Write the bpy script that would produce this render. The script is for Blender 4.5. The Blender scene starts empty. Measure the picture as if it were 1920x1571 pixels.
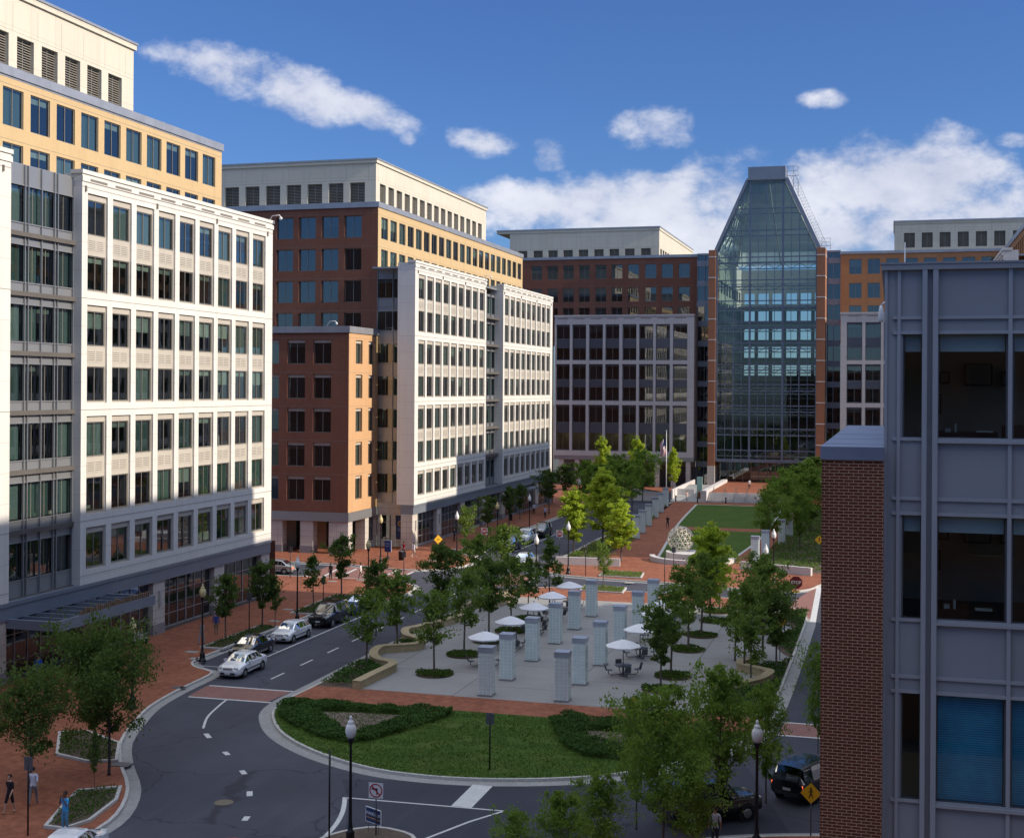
import bpy, bmesh, math, random
from mathutils import Vector, Matrix
SC = bpy.context.scene
COL = SC.collection
R = math.radians
rnd = random.Random(7)

# ------------------------------------------------------------------ materials
MATS = {}
def nt(name):
    m = bpy.data.materials.new(name); m.use_nodes = True
    t = m.node_tree; t.nodes.clear()
    out = t.nodes.new('ShaderNodeOutputMaterial')
    MATS[name] = m
    return m, t, out
def N(t, kind, **kw):
    n = t.nodes.new(kind)
    for k, v in kw.items():
        if k.startswith('i_'):
            n.inputs[k[2:].replace('_', ' ')].default_value = v
        else:
            setattr(n, k, v)
    return n
def L(t, a, b): t.links.new(a, b)
def c4(c): return (c[0], c[1], c[2], 1)
def mixc(t, fac, a, b, mode='MIX'):
    n = t.nodes.new('ShaderNodeMix'); n.data_type = 'RGBA'; n.blend_type = mode
    for s, v in ((n.inputs[0], fac), (n.inputs[6], a), (n.inputs[7], b)):
        if hasattr(v, 'is_output'): L(t, v, s)
        elif isinstance(v, (int, float)): s.default_value = v
        else: s.default_value = c4(v)
    return n.outputs[2]
def noise(t, scale, detail=4, rough=.6, vec=None, dims='3D'):
    n = t.nodes.new('ShaderNodeTexNoise'); n.inputs['Scale'].default_value = scale
    n.inputs['Detail'].default_value = detail; n.inputs['Roughness'].default_value = rough
    if vec is None:
        g = t.nodes.new('ShaderNodeNewGeometry'); vec = g.outputs['Position']
    L(t, vec, n.inputs['Vector'])
    return n.outputs['Fac']
def ramp(t, fac, stops):
    r = t.nodes.new('ShaderNodeValToRGB')
    while len(r.color_ramp.elements) < len(stops): r.color_ramp.elements.new(.5)
    for e, (p, c) in zip(r.color_ramp.elements, stops):
        e.position = p; e.color = c4(c) if hasattr(c, '__len__') else (c, c, c, 1)
    L(t, fac, r.inputs[0]); return r.outputs[0]
def plain(name, col, rough=.6, metal=0, var=.12, scale=.7, spec=.4, fine=0, bump=0, coat=0):
    """solid colour with weathering blotches at two sizes"""
    m, t, out = nt(name)
    p = N(t, 'ShaderNodeBsdfPrincipled'); p.inputs['Roughness'].default_value = rough
    p.inputs['Metallic'].default_value = metal; p.inputs['Specular IOR Level'].default_value = spec
    if coat: p.inputs['Coat Weight'].default_value = coat
    n1 = noise(t, scale, 5)
    d = tuple(x * (1 - var) for x in col); b = tuple(min(1, x * (1 + var)) for x in col)
    c = ramp(t, n1, [(.3, d), (.7, b)])
    if fine:
        c = mixc(t, ramp(t, noise(t, fine, 3, .7), [(.35, .8), (.65, 0)]), c, tuple(x * .72 for x in col))
    L(t, c, p.inputs['Base Color'])
    if bump:
        bn = N(t, 'ShaderNodeBump'); bn.inputs['Strength'].default_value = bump
        L(t, noise(t, max(fine, scale) * 2, 3), bn.inputs['Height']); L(t, bn.outputs[0], p.inputs['Normal'])
    L(t, p.outputs[0], out.inputs[0]); return m
def brick(name, c1, c2, mortar, bw=.203, bh=.0677, ms=.01, ground=False, rough=.8, tint=None, var=.2, rot=0):
    m, t, out = nt(name)
    g = N(t, 'ShaderNodeNewGeometry')
    sp = N(t, 'ShaderNodeSeparateXYZ'); L(t, g.outputs['Position'], sp.inputs[0])
    cb = N(t, 'ShaderNodeCombineXYZ')
    if ground:
        L(t, sp.outputs[0 if not rot else 1], cb.inputs[0]); L(t, sp.outputs[1 if not rot else 0], cb.inputs[1])
    else:
        sn = N(t, 'ShaderNodeSeparateXYZ'); L(t, g.outputs['True Normal'], sn.inputs[0])
        def mm(op, a, b=None):
            q = N(t, 'ShaderNodeMath', operation=op); L(t, a, q.inputs[0])
            if b is not None: L(t, b, q.inputs[1])
            return q.outputs[0]
        u = mm('ADD', mm('MULTIPLY', sp.outputs[0], mm('ABSOLUTE', sn.outputs[1])), mm('MULTIPLY', sp.outputs[1], mm('ABSOLUTE', sn.outputs[0])))
        L(t, u, cb.inputs[0]); L(t, sp.outputs[2], cb.inputs[1])
    b = N(t, 'ShaderNodeTexBrick'); L(t, cb.outputs[0], b.inputs['Vector'])
    b.inputs['Scale'].default_value = 1; b.inputs['Brick Width'].default_value = bw; b.inputs['Row Height'].default_value = bh
    b.inputs['Mortar Size'].default_value = ms; b.inputs['Color1'].default_value = c4(c1); b.inputs['Color2'].default_value = c4(c2)
    b.inputs['Mortar'].default_value = c4(mortar); b.inputs['Bias'].default_value = -.1
    if bw > 1.4 and not ground: b.offset = 0
    c = mixc(t, ramp(t, noise(t, .35, 6), [(.35, var * 2.2), (.7, 0)]), b.outputs['Color'], tuple(x * .6 for x in c1))
    c = mixc(t, ramp(t, noise(t, 2.3, 4), [(.45, 0), (.75, var * 1.6)]), c, tuple(min(1, x * 1.35) for x in c2))
    if not ground:
        mp = N(t, 'ShaderNodeMapping'); mp.inputs['Scale'].default_value = (1, 1, .07); L(t, g.outputs['Position'], mp.inputs[0])
        c = mixc(t, ramp(t, noise(t, 1.1, 5, .65, mp.outputs[0]), [(.48, 0), (.78, .3)]), c, tuple(x * .66 for x in c1))
    p = N(t, 'ShaderNodeBsdfPrincipled'); p.inputs['Roughness'].default_value = rough
    p.inputs['Specular IOR Level'].default_value = .25
    L(t, c, p.inputs['Base Color']); L(t, p.outputs[0], out.inputs[0]); return m
def glass(name, tint=(.5, .62, .58), base=.05, k=.75, rough=0.0):
    m, t, out = nt(name)
    fr = N(t, 'ShaderNodeFresnel'); fr.inputs['IOR'].default_value = 1.5
    a = N(t, 'ShaderNodeMath', operation='MULTIPLY_ADD'); L(t, fr.outputs[0], a.inputs[0]); a.inputs[1].default_value = k; a.inputs[2].default_value = base
    gl = N(t, 'ShaderNodeBsdfGlossy'); gl.inputs['Roughness'].default_value = rough; gl.inputs['Color'].default_value = (.9, .95, 1, 1)
    tr = N(t, 'ShaderNodeBsdfTransparent'); tr.inputs['Color'].default_value = c4(tint)
    bn = N(t, 'ShaderNodeBump'); bn.inputs['Strength'].default_value = .05; bn.inputs['Distance'].default_value = .05
    L(t, noise(t, .5, 1), bn.inputs['Height']); L(t, bn.outputs[0], gl.inputs['Normal'])
    mx = N(t, 'ShaderNodeMixShader'); L(t, a.outputs[0], mx.inputs[0]); L(t, tr.outputs[0], mx.inputs[1]); L(t, gl.outputs[0], mx.inputs[2])
    L(t, mx.outputs[0], out.inputs[0]); return m
def emit(name, col, s):
    m, t, out = nt(name); e = N(t, 'ShaderNodeEmission'); e.inputs[0].default_value = c4(col); e.inputs[1].default_value = s
    L(t, e.outputs[0], out.inputs[0]); return m
def leafmat(name, c1, c2, trans=.35):
    m, t, out = nt(name)
    g = N(t, 'ShaderNodeNewGeometry')
    c = ramp(t, g.outputs['Random Per Island'], [(0, c1), (1, c2)])
    c = mixc(t, ramp(t, noise(t, .8, 3), [(.35, 0), (.7, .7)]), c, tuple(x * 1.25 for x in c2))
    d = N(t, 'ShaderNodeBsdfDiffuse'); L(t, c, d.inputs[0])
    tl = N(t, 'ShaderNodeBsdfTranslucent'); L(t, mixc(t, .5, c, (c2[0] * 1.6, c2[1] * 1.5, c2[2] * .6)), tl.inputs[0])
    mx = N(t, 'ShaderNodeMixShader'); mx.inputs[0].default_value = trans
    L(t, d.outputs[0], mx.inputs[1]); L(t, tl.outputs[0], mx.inputs[2]); L(t, mx.outputs[0], out.inputs[0]); return m

precast = brick('precast_white', (.73, .71, .66), (.695, .675, .62), (.5, .46, .4), 3.14, 1.96, .014, var=.035)
cream = brick('precast_cream', (.66, .61, .50), (.62, .57, .46), (.42, .38, .3), 3.1, 2.6, .014, var=.03)
precastg = brick('precast_grey', (.58, .56, .53), (.55, .53, .50), (.3, .28, .26), 3.3, 1.96, .014, var=.03)
panelg = plain('spandrel_grey', (.50, .46, .39), .6, var=.05)
stone = brick('stone_base', (.56, .52, .46), (.60, .55, .48), (.28, .26, .24), 1.5, .68, .016, var=.05)
granite = plain('granite_grey', (.30, .29, .29), .5, var=.12, fine=8)
tanb = brick('tan_brick', (.60, .42, .21), (.64, .46, .24), (.52, .40, .24), var=.06)
orangeb = brick('orange_brick', (.45, .185, .07), (.51, .225, .09), (.38, .24, .14), var=.08)
pierb = brick('pier_brick', (.34, .125, .055), (.40, .155, .07), (.30, .2, .14), var=.08)
towerb_sunlit = brick('tower_brick_sunlit', (.62, .34, .15), (.68, .39, .18), (.52, .38, .25), var=.06)  # lighter copy of the tower's red brick, sunlight on its east side in the colour
redb = brick('red_brick', (.20, .062, .036), (.26, .085, .048), (.22, .15, .11), var=.1)
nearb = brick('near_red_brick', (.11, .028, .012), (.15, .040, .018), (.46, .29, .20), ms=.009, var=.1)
metal = plain('metal_grey', (.36, .37, .38), .38, metal=.55, var=.05, scale=.3)
metald = plain('metal_dark', (.13, .14, .16), .4, metal=.5, var=.05)
metalb = plain('metal_blue', (.25, .28, .33), .42, metal=.35, var=.06, scale=.5)
frame = plain('window_bronze', (.30, .28, .24), .45, metal=.4, var=.03)
framew = plain('window_pale', (.5, .5, .47), .45, metal=.3, var=.03)
louv = plain('louver_metal', (.30, .27, .22), .5, metal=.3)
louvd = plain('louver_gap', (.05, .045, .04), .8)
coping = plain('coping_metal', (.42, .43, .45), .4, metal=.5)
glz = glass('window_glass', (.46, .56, .55), .12, .9)
glz2 = glass('atrium_glass', (.66, .78, .75), .05, .8)
glzn = glass('near_glass', (.85, .9, .9), .03, .6)
def perobj(name, stops):
    m, t, out = nt(name); o = N(t, 'ShaderNodeObjectInfo'); d = N(t, 'ShaderNodeBsdfDiffuse')
    L(t, ramp(t, o.outputs['Random'], stops), d.inputs[0]); L(t, d.outputs[0], out.inputs[0]); return m
blind = perobj('blind_fabric', [(0, (.25, .28, .24)), (.5, (.55, .58, .50)), (1, (.80, .80, .72))])
curt = perobj('curtain_teal', [(0, (.10, .15, .14)), (.5, (.20, .27, .25)), (1, (.34, .40, .38))])
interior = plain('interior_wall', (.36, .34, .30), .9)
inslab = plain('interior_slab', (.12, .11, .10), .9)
lampe = emit('ceiling_lamp', (1, .9, .45), 2.2)

# ------------------------------------------------------------------ objects
WM = {}
def tag(o, label=None, cat=None, group=None, kind=None):
    if label: o['label'] = label
    if cat: o['category'] = cat
    if group: o['group'] = group
    if kind: o['kind'] = kind
    return o
def empty(name, loc, rz=0, label=None, cat=None, group=None):
    o = bpy.data.objects.new(name, None); COL.objects.link(o)
    o.location = loc; o.rotation_euler = (0, 0, rz); o.empty_display_size = .3
    WM[o] = Matrix.Translation(Vector(loc)) @ Matrix.Rotation(rz, 4, 'Z')
    return tag(o, label, cat, group)
def link(name, me, parent=None, M=None, world=False):
    """world=True: the mesh is in world coordinates under a placed parent"""
    o = bpy.data.objects.new(name, me); COL.objects.link(o)
    if M is not None: o.matrix_basis = M
    WM[o] = M.copy() if M is not None else Matrix.Identity(4)
    if parent:
        o.parent = parent
        if world: o.matrix_parent_inverse = WM[parent].inverted()
        else: WM[o] = WM[parent] @ WM[o]
    return o
class MB:
    def __init__(s): s.v = []; s.f = []; s.m = []; s.sm = []
    def face(s, pts, m=0, smooth=False):
        n = len(s.v); s.v += [tuple(p) for p in pts]; s.f.append(tuple(range(n, n + len(pts)))); s.m.append(m); s.sm.append(smooth)
    def box(s, x0, x1, y0, y1, z0, z1, m=0, M=None):
        x0, x1 = min(x0, x1), max(x0, x1); y0, y1 = min(y0, y1), max(y0, y1); z0, z1 = min(z0, z1), max(z0, z1)
        P = [(x0, y0, z0), (x1, y0, z0), (x1, y1, z0), (x0, y1, z0), (x0, y0, z1), (x1, y0, z1), (x1, y1, z1), (x0, y1, z1)]
        if M is not None: P = [tuple(M @ Vector(p)) for p in P]
        n = len(s.v); s.v += P
        for f in ((0, 3, 2, 1), (4, 5, 6, 7), (0, 1, 5, 4), (1, 2, 6, 5), (2, 3, 7, 6), (3, 0, 4, 7)):
            s.f.append(tuple(n + i for i in f)); s.m.append(m); s.sm.append(False)
    def tube(s, pts, rs, k=8, m=0, cap=True, smooth=True):
        rings = []
        pts = [Vector(p) for p in pts]
        if not hasattr(rs, '__len__'): rs = [rs] * len(pts)
        for i, p in enumerate(pts):
            d = (pts[min(i + 1, len(pts) - 1)] - pts[max(i - 1, 0)])
            if d.length < 1e-9: d = Vector((0, 0, 1))
            d.normalize()
            a = d.cross(Vector((0, 0, 1)) if abs(d.z) < .9 else Vector((1, 0, 0))).normalized(); b = d.cross(a)
            n = len(s.v)
            for j in range(k):
                an = 2 * math.pi * j / k
                s.v.append(tuple(p + (a * math.cos(an) + b * math.sin(an)) * rs[i]))
            rings.append(n)
        for i in range(len(rings) - 1):
            for j in range(k):
                s.f.append((rings[i] + j, rings[i] + (j + 1) % k, rings[i + 1] + (j + 1) % k, rings[i + 1] + j)); s.m.append(m); s.sm.append(smooth)
        if cap:
            s.f.append(tuple(rings[0] + j for j in range(k))[::-1]); s.m.append(m); s.sm.append(False)
            s.f.append(tuple(rings[-1] + j for j in range(k))); s.m.append(m); s.sm.append(False)
    def lathe(s, prof, k=16, m=0, c=(0, 0, 0), ks=None):
        n0 = len(s.v)
        for r, z in prof:
            for j in range(k):
                an = 2 * math.pi * j / k; s.v.append((c[0] + r * math.cos(an), c[1] + r * math.sin(an), c[2] + z))
        for i in range(len(prof) - 1):
            for j in range(k):
                a = n0 + i * k; s.f.append((a + j, a + (j + 1) % k, a + k + (j + 1) % k, a + k + j)); s.m.append(m if ks is None else ks[i]); s.sm.append(True)
        s.f.append(tuple(n0 + (len(prof) - 1) * k + j for j in range(k))); s.m.append(m if ks is None else ks[-1]); s.sm.append(False)
        s.f.append(tuple(n0 + j for j in range(k))[::-1]); s.m.append(m); s.sm.append(False)
    def prism(s, pts, z0, z1, m=0, mt=None, sides=True, bottom=False):
        """polygon in plan, extruded"""
        a = sum(pts[i][0] * pts[(i + 1) % len(pts)][1] - pts[(i + 1) % len(pts)][0] * pts[i][1] for i in range(len(pts)))
        if a < 0: pts = pts[::-1]
        s.face([(p[0], p[1], z1) for p in pts], m if mt is None else mt)
        if bottom: s.face([(p[0], p[1], z0) for p in pts[::-1]], m)
        if sides:
            for i in range(len(pts)):
                p, q = pts[i], pts[(i + 1) % len(pts)]
                s.face([(p[0], p[1], z0), (q[0], q[1], z0), (q[0], q[1], z1), (p[0], p[1], z1)], m)
    def mesh(s, name, mats):
        me = bpy.data.meshes.new(name); me.from_pydata(s.v, [], s.f)
        for x in (mats if isinstance(mats, (list, tuple)) else [mats]): me.materials.append(x)
        if me.polygons:
            me.polygons.foreach_set('material_index', s.m); me.polygons.foreach_set('use_smooth', s.sm)
        me.update(); return me
    def build(s, name, mats, parent=None, world=True, M=None):
        return link(name, s.mesh(name, mats), parent, M, world)

# ------------------------------------------------------------------ facades
FACES = {'E': ((0, 1, 0), (1, 0, 0)), 'S': ((1, 0, 0), (0, -1, 0)), 'W': ((0, -1, 0), (-1, 0, 0))}   # along, outward
def fpt(face, o, u, d, z):
    """u: the world coordinate that runs along this face, o: the plane, d: metres outward"""
    if face == 'E': return (o + d, u, z)
    if face == 'W': return (o - d, u, z)
    return (u, o - d, z)
def fmat(face, o, u, d, z):
    U, Nn = FACES[face]; U = Vector(U); I = -Vector(Nn)
    M = Matrix(((U.x, I.x, 0, 0), (U.y, I.y, 0, 0), (0, 0, 1, 0), (0, 0, 0, 1)))
    return Matrix.Translation(fpt(face, o, u, d, z)) @ M
def facade(mb, face, o, us, zs, holes, depth=.3, m=0, mr=None):
    """wall in one plane; us, zs: break points; holes: set of (i, j) cells cut through with reveals"""
    mr = m if mr is None else mr
    for i in range(len(us) - 1):
        for j in range(len(zs) - 1):
            a, b, c, d = us[i], us[i + 1], zs[j], zs[j + 1]
            if (i, j) not in holes:
                mb.face([fpt(face, o, a, 0, c), fpt(face, o, b, 0, c), fpt(face, o, b, 0, d), fpt(face, o, a, 0, d)], m)
            else:
                for p, q in (((a, c), (b, c)), ((b, c), (b, d)), ((b, d), (a, d)), ((a, d), (a, c))):
                    # skip reveals between two holes
                    ni, nj = i, j
                    if p[0] == q[0]: ni = i + 1 if p[0] == b else i - 1
                    else: nj = j - 1 if p[1] == c else j + 1
                    if (ni, nj) in holes: continue
                    mb.face([fpt(face, o, p[0], 0, p[1]), fpt(face, o, q[0], 0, q[1]), fpt(face, o, q[0], -depth, q[1]), fpt(face, o, p[0], -depth, p[1])], mr)
def fbox(mb, face, o, u0, u1, d0, d1, z0, z1, m=0):
    a = fpt(face, o, u0, d0, z0); b = fpt(face, o, u1, d1, z1)
    mb.box(a[0], b[0], a[1], b[1], a[2], b[2], m)

WIN = {}
def winparts(w, h, mull, var, tr=0):
    """frame, pane, blind meshes of a window, shared by all of its size; var: 0 clear, 1 short blind, 2 half, 3 curtains"""
    key = (round(w, 2), round(h, 2), mull, tr)
    if key not in WIN:
        f = MB(); t = .065; w2 = w / 2
        f.box(-w2, w2, 0, .09, 0, t); f.box(-w2, w2, 0, .09, h - t, h)
        f.box(-w2, -w2 + t, 0, .09, t, h - t); f.box(w2 - t, w2, 0, .09, t, h - t)
        f.box(-w2, w2, -.06, 0, -.03, .03)
        for k in range(mull):
            x = -w2 + w * (k + 1) / (mull + 1); f.box(x - .03, x + .03, 0.002, .088, t, h - t)
        if tr: f.box(-w2 + t, w2 - t, .004, .084, h * tr - .025, h * tr + .025)
        g = MB(); g.face([(-w2 + t, .05, t), (w2 - t, .05, t), (w2 - t, .05, h - t), (-w2 + t, .05, h - t)])
        WIN[key] = [f.mesh('window', [frame]), g.mesh('pane', [glz]), {}]
    W = WIN[key]
    b = None
    if var:
        if var not in W[2]:
            q = MB()
            if var in (1, 2):
                q.box(-w / 2 + .08, w / 2 - .08, .2, .22, h * (.80 if var == 1 else .5), h - .05)
                W[2][var] = q.mesh('blind', [blind])
            else:
                n = 14
                for i in range(n):
                    x0 = -w / 2 + .08 + (w - .16) * i / n; x1 = -w / 2 + .08 + (w - .16) * (i + 1) / n
                    q.face([(x0, .2 + .05 * (i % 2), .08), (x1, .2 + .05 * ((i + 1) % 2), .08), (x1, .2 + .05 * ((i + 1) % 2), h - .06), (x0, .2 + .05 * (i % 2), h - .06)])
                W[2][var] = q.mesh('curtain', [curt])
        b = W[2][var]
    return W[0], W[1], b
class Windows:
    """all windows of one building: the hundred with the highest priority stay single parts, the rest becomes one part"""
    def __init__(s, root): s.root = root; s.l = []
    def add(s, face, o, u, d, z, w, h, mull=1, var=None, pri=0, tr=0):
        if var is None: var = rnd.choices((0, 1, 2, 3), (3, 2, 1.2, 4))[0]
        s.l.append((pri, face, o, u, d, z, w, h, mull, var, tr))
    def flush(s, most=100):
        s.l.sort(key=lambda a: -a[0]); rest = MB()
        for n, (pri, face, o, u, d, z, w, h, mull, var, tr) in enumerate(s.l):
            f, g, b = winparts(w, h, mull, var, tr); M = fmat(face, o, u, d, z)
            if n < most:
                fo = link('window', f, s.root, M, True); WM[fo] = M
                link('pane', g, fo)
                if b: link(b.name.split('.')[0], b, fo)
            else:
                for me, mi in ((f, 0), (g, 1), (b, 2 if b and b.name.startswith('blind') else 3)):
                    if not me: continue
                    for p in me.polygons:
                        rest.face([tuple(M @ me.vertices[v].co) for v in p.vertices], mi)
        if rest.f:
            o = rest.build('window', [frame, glz, blind, curt], s.root); tag(o, kind='stuff')
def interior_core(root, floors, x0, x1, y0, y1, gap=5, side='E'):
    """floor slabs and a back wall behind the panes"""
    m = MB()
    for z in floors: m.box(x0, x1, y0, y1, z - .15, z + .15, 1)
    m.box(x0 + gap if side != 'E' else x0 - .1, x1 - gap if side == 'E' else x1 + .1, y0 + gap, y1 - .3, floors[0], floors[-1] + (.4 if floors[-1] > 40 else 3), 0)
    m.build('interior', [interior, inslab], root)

# ------------------------------------------------------------------ buildings: shared pieces
HEADS = [8.95 + 3.92 * k for k in range(7)]
WH = 2.45
joint = plain('joint_dark', (.22, .2, .17), .9)
WALLM = [precast, panelg, joint, coping]
def precast_block(root, W, face, o, y0, y1, cs, ret=1.5, pri=5, top=34.2, vents=True, heads=HEADS, w=2.36, sgn=1):
    """white frame wall of paired storeys with recessed grey spandrels"""
    mb = MB()
    us = [y0]
    for c in cs: us += [c - w / 2 - .06, c + w / 2 + .06]
    us.append(y1)
    if face == 'W': pass
    zs = [5.4, heads[0] - WH - .12, heads[0] + .42]
    prs = [(heads[0] - WH, heads[0])]
    for k in (1, 3, 5): zs += [heads[k] - WH - .12, heads[k + 1] + .42]
    zs.append(top)
    holes = {(2 * i + 1, 2 * j + 1) for i in range(len(cs)) for j in range(4)}
    facade(mb, face, o, us, zs, holes, .16, 0)
    # recessed spandrel plane
    us2 = [y0 + .2]
    for c in cs: us2 += [c - w / 2, c + w / 2]
    us2.append(y1 - .2)
    zs2 = [5.5]
    for h in heads: zs2 += [h - WH, h]
    zs2.append(top - .6)
    facade(mb, face, o - .16 if face == 'E' else (o + .16 if face in 'SW' else o), us2, zs2, {(2 * i + 1, 2 * j + 1) for i in range(len(cs)) for j in range(7)}, .10, 1)
    # side returns, roof, cornice
    for yy in (y0, y1):
        if face in 'EW':
            a, b = (o - ret, o) if face == 'E' else (o, o + ret)
            mb.face([(a, yy, 5.4), (b, yy, 5.4), (b, yy, top), (a, yy, top)], 0)
        else:
            mb.face([(yy, o, 5.4), (yy, o + ret, 5.4), (yy, o + ret, top), (yy, o, top)], 0)
    mb.face([fpt(face, o, y0, 0, 5.4), fpt(face, o, y1, 0, 5.4), fpt(face, o, y1, -ret, 5.4), fpt(face, o, y0, -ret, 5.4)], 0)
    fbox(mb, face, o, y0 - .1, y1 + .1, -.9, .1, top - .02, top + .26, 0)
    fbox(mb, face, o, y0 - .06, y1 + .06, .004, .08, top - .55, top - .18, 0)
    n = len(cs)
    for i, c in enumerate(cs):
        fbox(mb, face, o, c - w * .45, c + w * .45, .085, .088, top - .48, top - .30, 2)
    for z in (heads[0] + .9, heads[2] + .85, heads[4] + .85, 6.0, top - .95):
        fbox(mb, face, o, y0 + .01, y1 - .01, .001, .004, z, z + .035, 2)
    for i in range(0, n + 1, 3):
        u = (cs[min(i, n - 1)] - 1.55) if i < n else cs[-1] + 1.55
        fbox(mb, face, o, u - .06, u + .06, .01, .12, top - 1.25, top - .85, 2)
    mb.build('precast_wall', WALLM, root)
    for c in cs:
        for k, h in enumerate(heads):
            W.add(face, o, c, -.22, h - WH, w, WH, 1 if k % 2 else 1, pri=pri + (k == 6) * .1)
        if vents:
            for k in (1, 3, 5):
                z = heads[k + 1] - WH
                M = fmat(face, o, c, -.158, heads[k] + .35)
                link('vent', VENT, root, M, True)
v = MB()
v.box(-1.0, 1.0, -.02, 0, 0, .82, 0)
for s_ in (-1, 1):
    for k in range(5): v.box(s_ * .08, s_ * .9, -.024, -.021, .1 + k * .14, .145 + k * .14, 1)
VENT = v.mesh('vent', [panelg, joint])
def louver_mesh(w, h):
    m = MB(); m.box(-w / 2, w / 2, .12, .14, 0, h, 1)
    n = int(h / .2)
    for k in range(n):
        z = h * (k + .5) / n
        m.box(-w / 2, w / 2, 0, .10, z - .035, z + .035, 0, None)
    m.box(-.03, .03, -.02, -.002, 0, h, 0)
    return m.mesh('louver', [louv, louvd])
LV = louver_mesh(2.1, 3.0)
def penthouse(root, parts, z0=41.9, z1=49.2, zl=43.2):
    """parts: (face, o, y0, y1, centres)"""
    mb = MB()
    for face, o, y0, y1, cs in parts:
        us = [y0]
        for c in cs: us += [c - 1.05, c + 1.05]
        us.append(y1)
        facade(mb, face, o, us, [z0, zl, zl + 3.0, z1], {(2 * i + 1, 1) for i in range(len(cs))}, .5, 0)
        for i in range(len(cs) + 1):
            u = (cs[i] - 1.57) if i < len(cs) else cs[-1] + 1.57
            fbox(mb, face, o, u - .012, u + .012, .001, .003, zl + 3.3, z1 - .5, 2)
        fbox(mb, face, o, y0 + .01, y1 - .01, .001, .003, zl + 3.28, zl + 3.3, 2)
        for c in cs: link('louver', LV, root, fmat(face, o, c, -.3, zl), True)
    return mb
def brickwall(root, name, face, o, y0, y1, z0, z1, cs, heads, w, h, mat, W, pri=1, rec=.28, mull=1, var=None, head=0):
    mb = MB(); us = [y0]
    for c in cs: us += [c - w / 2, c + w / 2]
    us.append(y1); zs = [z0]
    for q in heads: zs += [q - h, q]
    zs.append(z1)
    facade(mb, face, o, us, zs, {(2 * i + 1, 2 * j + 1) for i in range(len(cs)) for j in range(len(heads))}, rec, 0)
    for q in heads:
        for c in cs:
            if head:
                fbox(mb, face, o, c - w / 2 + .02, c + w / 2 - .02, -rec + .03, -rec + .10, q - head, q - .01, 1)
            W.add(face, o, c, -rec, q - h, w, h - head * (1 if head else 0), mull, var, pri)
    for q in heads:
        fbox(mb, face, o, y0 + .01, y1 - .01, .001, .003, q + .22, q + .25, 2)
    mb.build(name, [mat, panelg, joint], root)
    return mb
def curtain_bays(root, face, o, us, zbot, ztop, heads, gh=2.45, mat=None, mull=.07):
    """metal and glass wall: us are mullion lines; each bay carries a glazing panel on every storey"""
    mat = mat or metal
    mb = MB(); zs = [zbot]
    for q in heads: zs += [q - gh, q]
    zs.append(ztop)
    facade(mb, face, o, us, zs, {(i, 2 * j + 1) for i in range(len(us) - 1) for j in range(len(heads))}, .12, 0)
    for z in zs[1:-1] + [q + .55 for q in heads[:-1]]: fbox(mb, face, o, us[0], us[-1], .002, .07, z - .04, z + .04, 0)
    for u in us: fbox(mb, face, o, u - mull / 2, u + mull / 2, .001, .15, zbot, ztop, 0)
    for i in range(len(us) - 1):
        w = us[i + 1] - us[i]
        if w < .5: continue
        for q in heads:
            mb_g = glazing(round(w, 2), gh)
            M = fmat(face, o, (us[i] + us[i + 1]) / 2, -.1, q - gh)
            g = link('glazing_panel', mb_g, root, M, True)
            r = rnd.random()
            if r < .7:
                key = 3 if r < .42 else 1
                _, _, b = winparts(w + .06, gh, 1, key); link(b.name.split('.')[0], b, g)
    mb.build('curtain_wall_frame', [mat], root)
GLZ = {}
def glazing(w, h):
    if (w, h) not in GLZ:
        g = MB(); g.face([(-w / 2, .04, 0), (w / 2, .04, 0), (w / 2, .04, h), (-w / 2, .04, h)], 0)
        g.box(-.025, .025, .01, .035, 0, h, 1)
        GLZ[(w, h)] = g.mesh('glazing_panel', [glz, frame])
    return GLZ[(w, h)]
def storefront(root, face, o, y0, y1, cols, ztop=4.25, rec=.45, cw=1.7):
    """stone columns and tall shop windows under a metal fascia; cols: column centres"""
    mb = MB()
    for c in cols:
        fbox(mb, face, o, c - cw / 2, c + cw / 2, -1.2, 0, .95, ztop, 0)
        fbox(mb, face, o, c - cw / 2 - .02, c + cw / 2 + .02, -1.22, .03, 0, .95, 1)
    mb.build('stone_column', [stone, granite], root) if False else None
    for c in cols:
        m1 = MB()
        fbox(m1, face, o, c - cw / 2, c + cw / 2, -1.2, 0, .95, ztop, 0)
        fbox(m1, face, o, c - cw / 2 - .02, c + cw / 2 + .02, -1.22, .03, 0, .95, 1)
        m1.build('stone_column', [stone, granite], root)
        m2 = MB()
        fbox(m2, face, o, c - .1, c + .1, .004, .18, 2.3, 3.5, 0)
        s_ = m2.build('wall_lamp', [framew], root)
    e = sorted([y0] + [c - cw / 2 for c in cols] + [c + cw / 2 for c in cols] + [y1])
    for i in range(0, len(e) - 1, 2):
        a, b = e[i], e[i + 1]
        if b - a < 1: continue
        m3 = MB(); nn = max(2, round((b - a) / 1.35))
        fbox(m3, face, o, a, b, -rec - .1, -rec + .1, 0, .42, 2)
        for k in range(nn + 1):
            u = a + (b - a) * k / nn; t = .05 if k % 3 else .08
            fbox(m3, face, o, max(a, u - t), min(b, u + t), -rec - .05, -rec + .05, .42, ztop, 0)
        for z in (1.35, 3.1): fbox(m3, face, o, a, b, -rec - .03, -rec + .03, z, z + .07, 0)
        sh = m3.build('shopfront', [metal, glz, granite], root)
        m4 = MB(); m4.face([fpt(face, o, a, -rec, .42), fpt(face, o, b, -rec, .42), fpt(face, o, b, -rec, ztop), fpt(face, o, a, -rec, ztop)])
        q = m4.build('pane', [glz], None); q.parent = sh; WM[q] = WM[sh]
    m5 = MB()
    fbox(m5, face, o, y0, y1, -1.5, .12, ztop, 5.15, 0); fbox(m5, face, o, y0 - .02, y1 + .02, -1.5, .2, 5.15, 5.4, 0)
    m5.build('fascia', [metalb], root)

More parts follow.
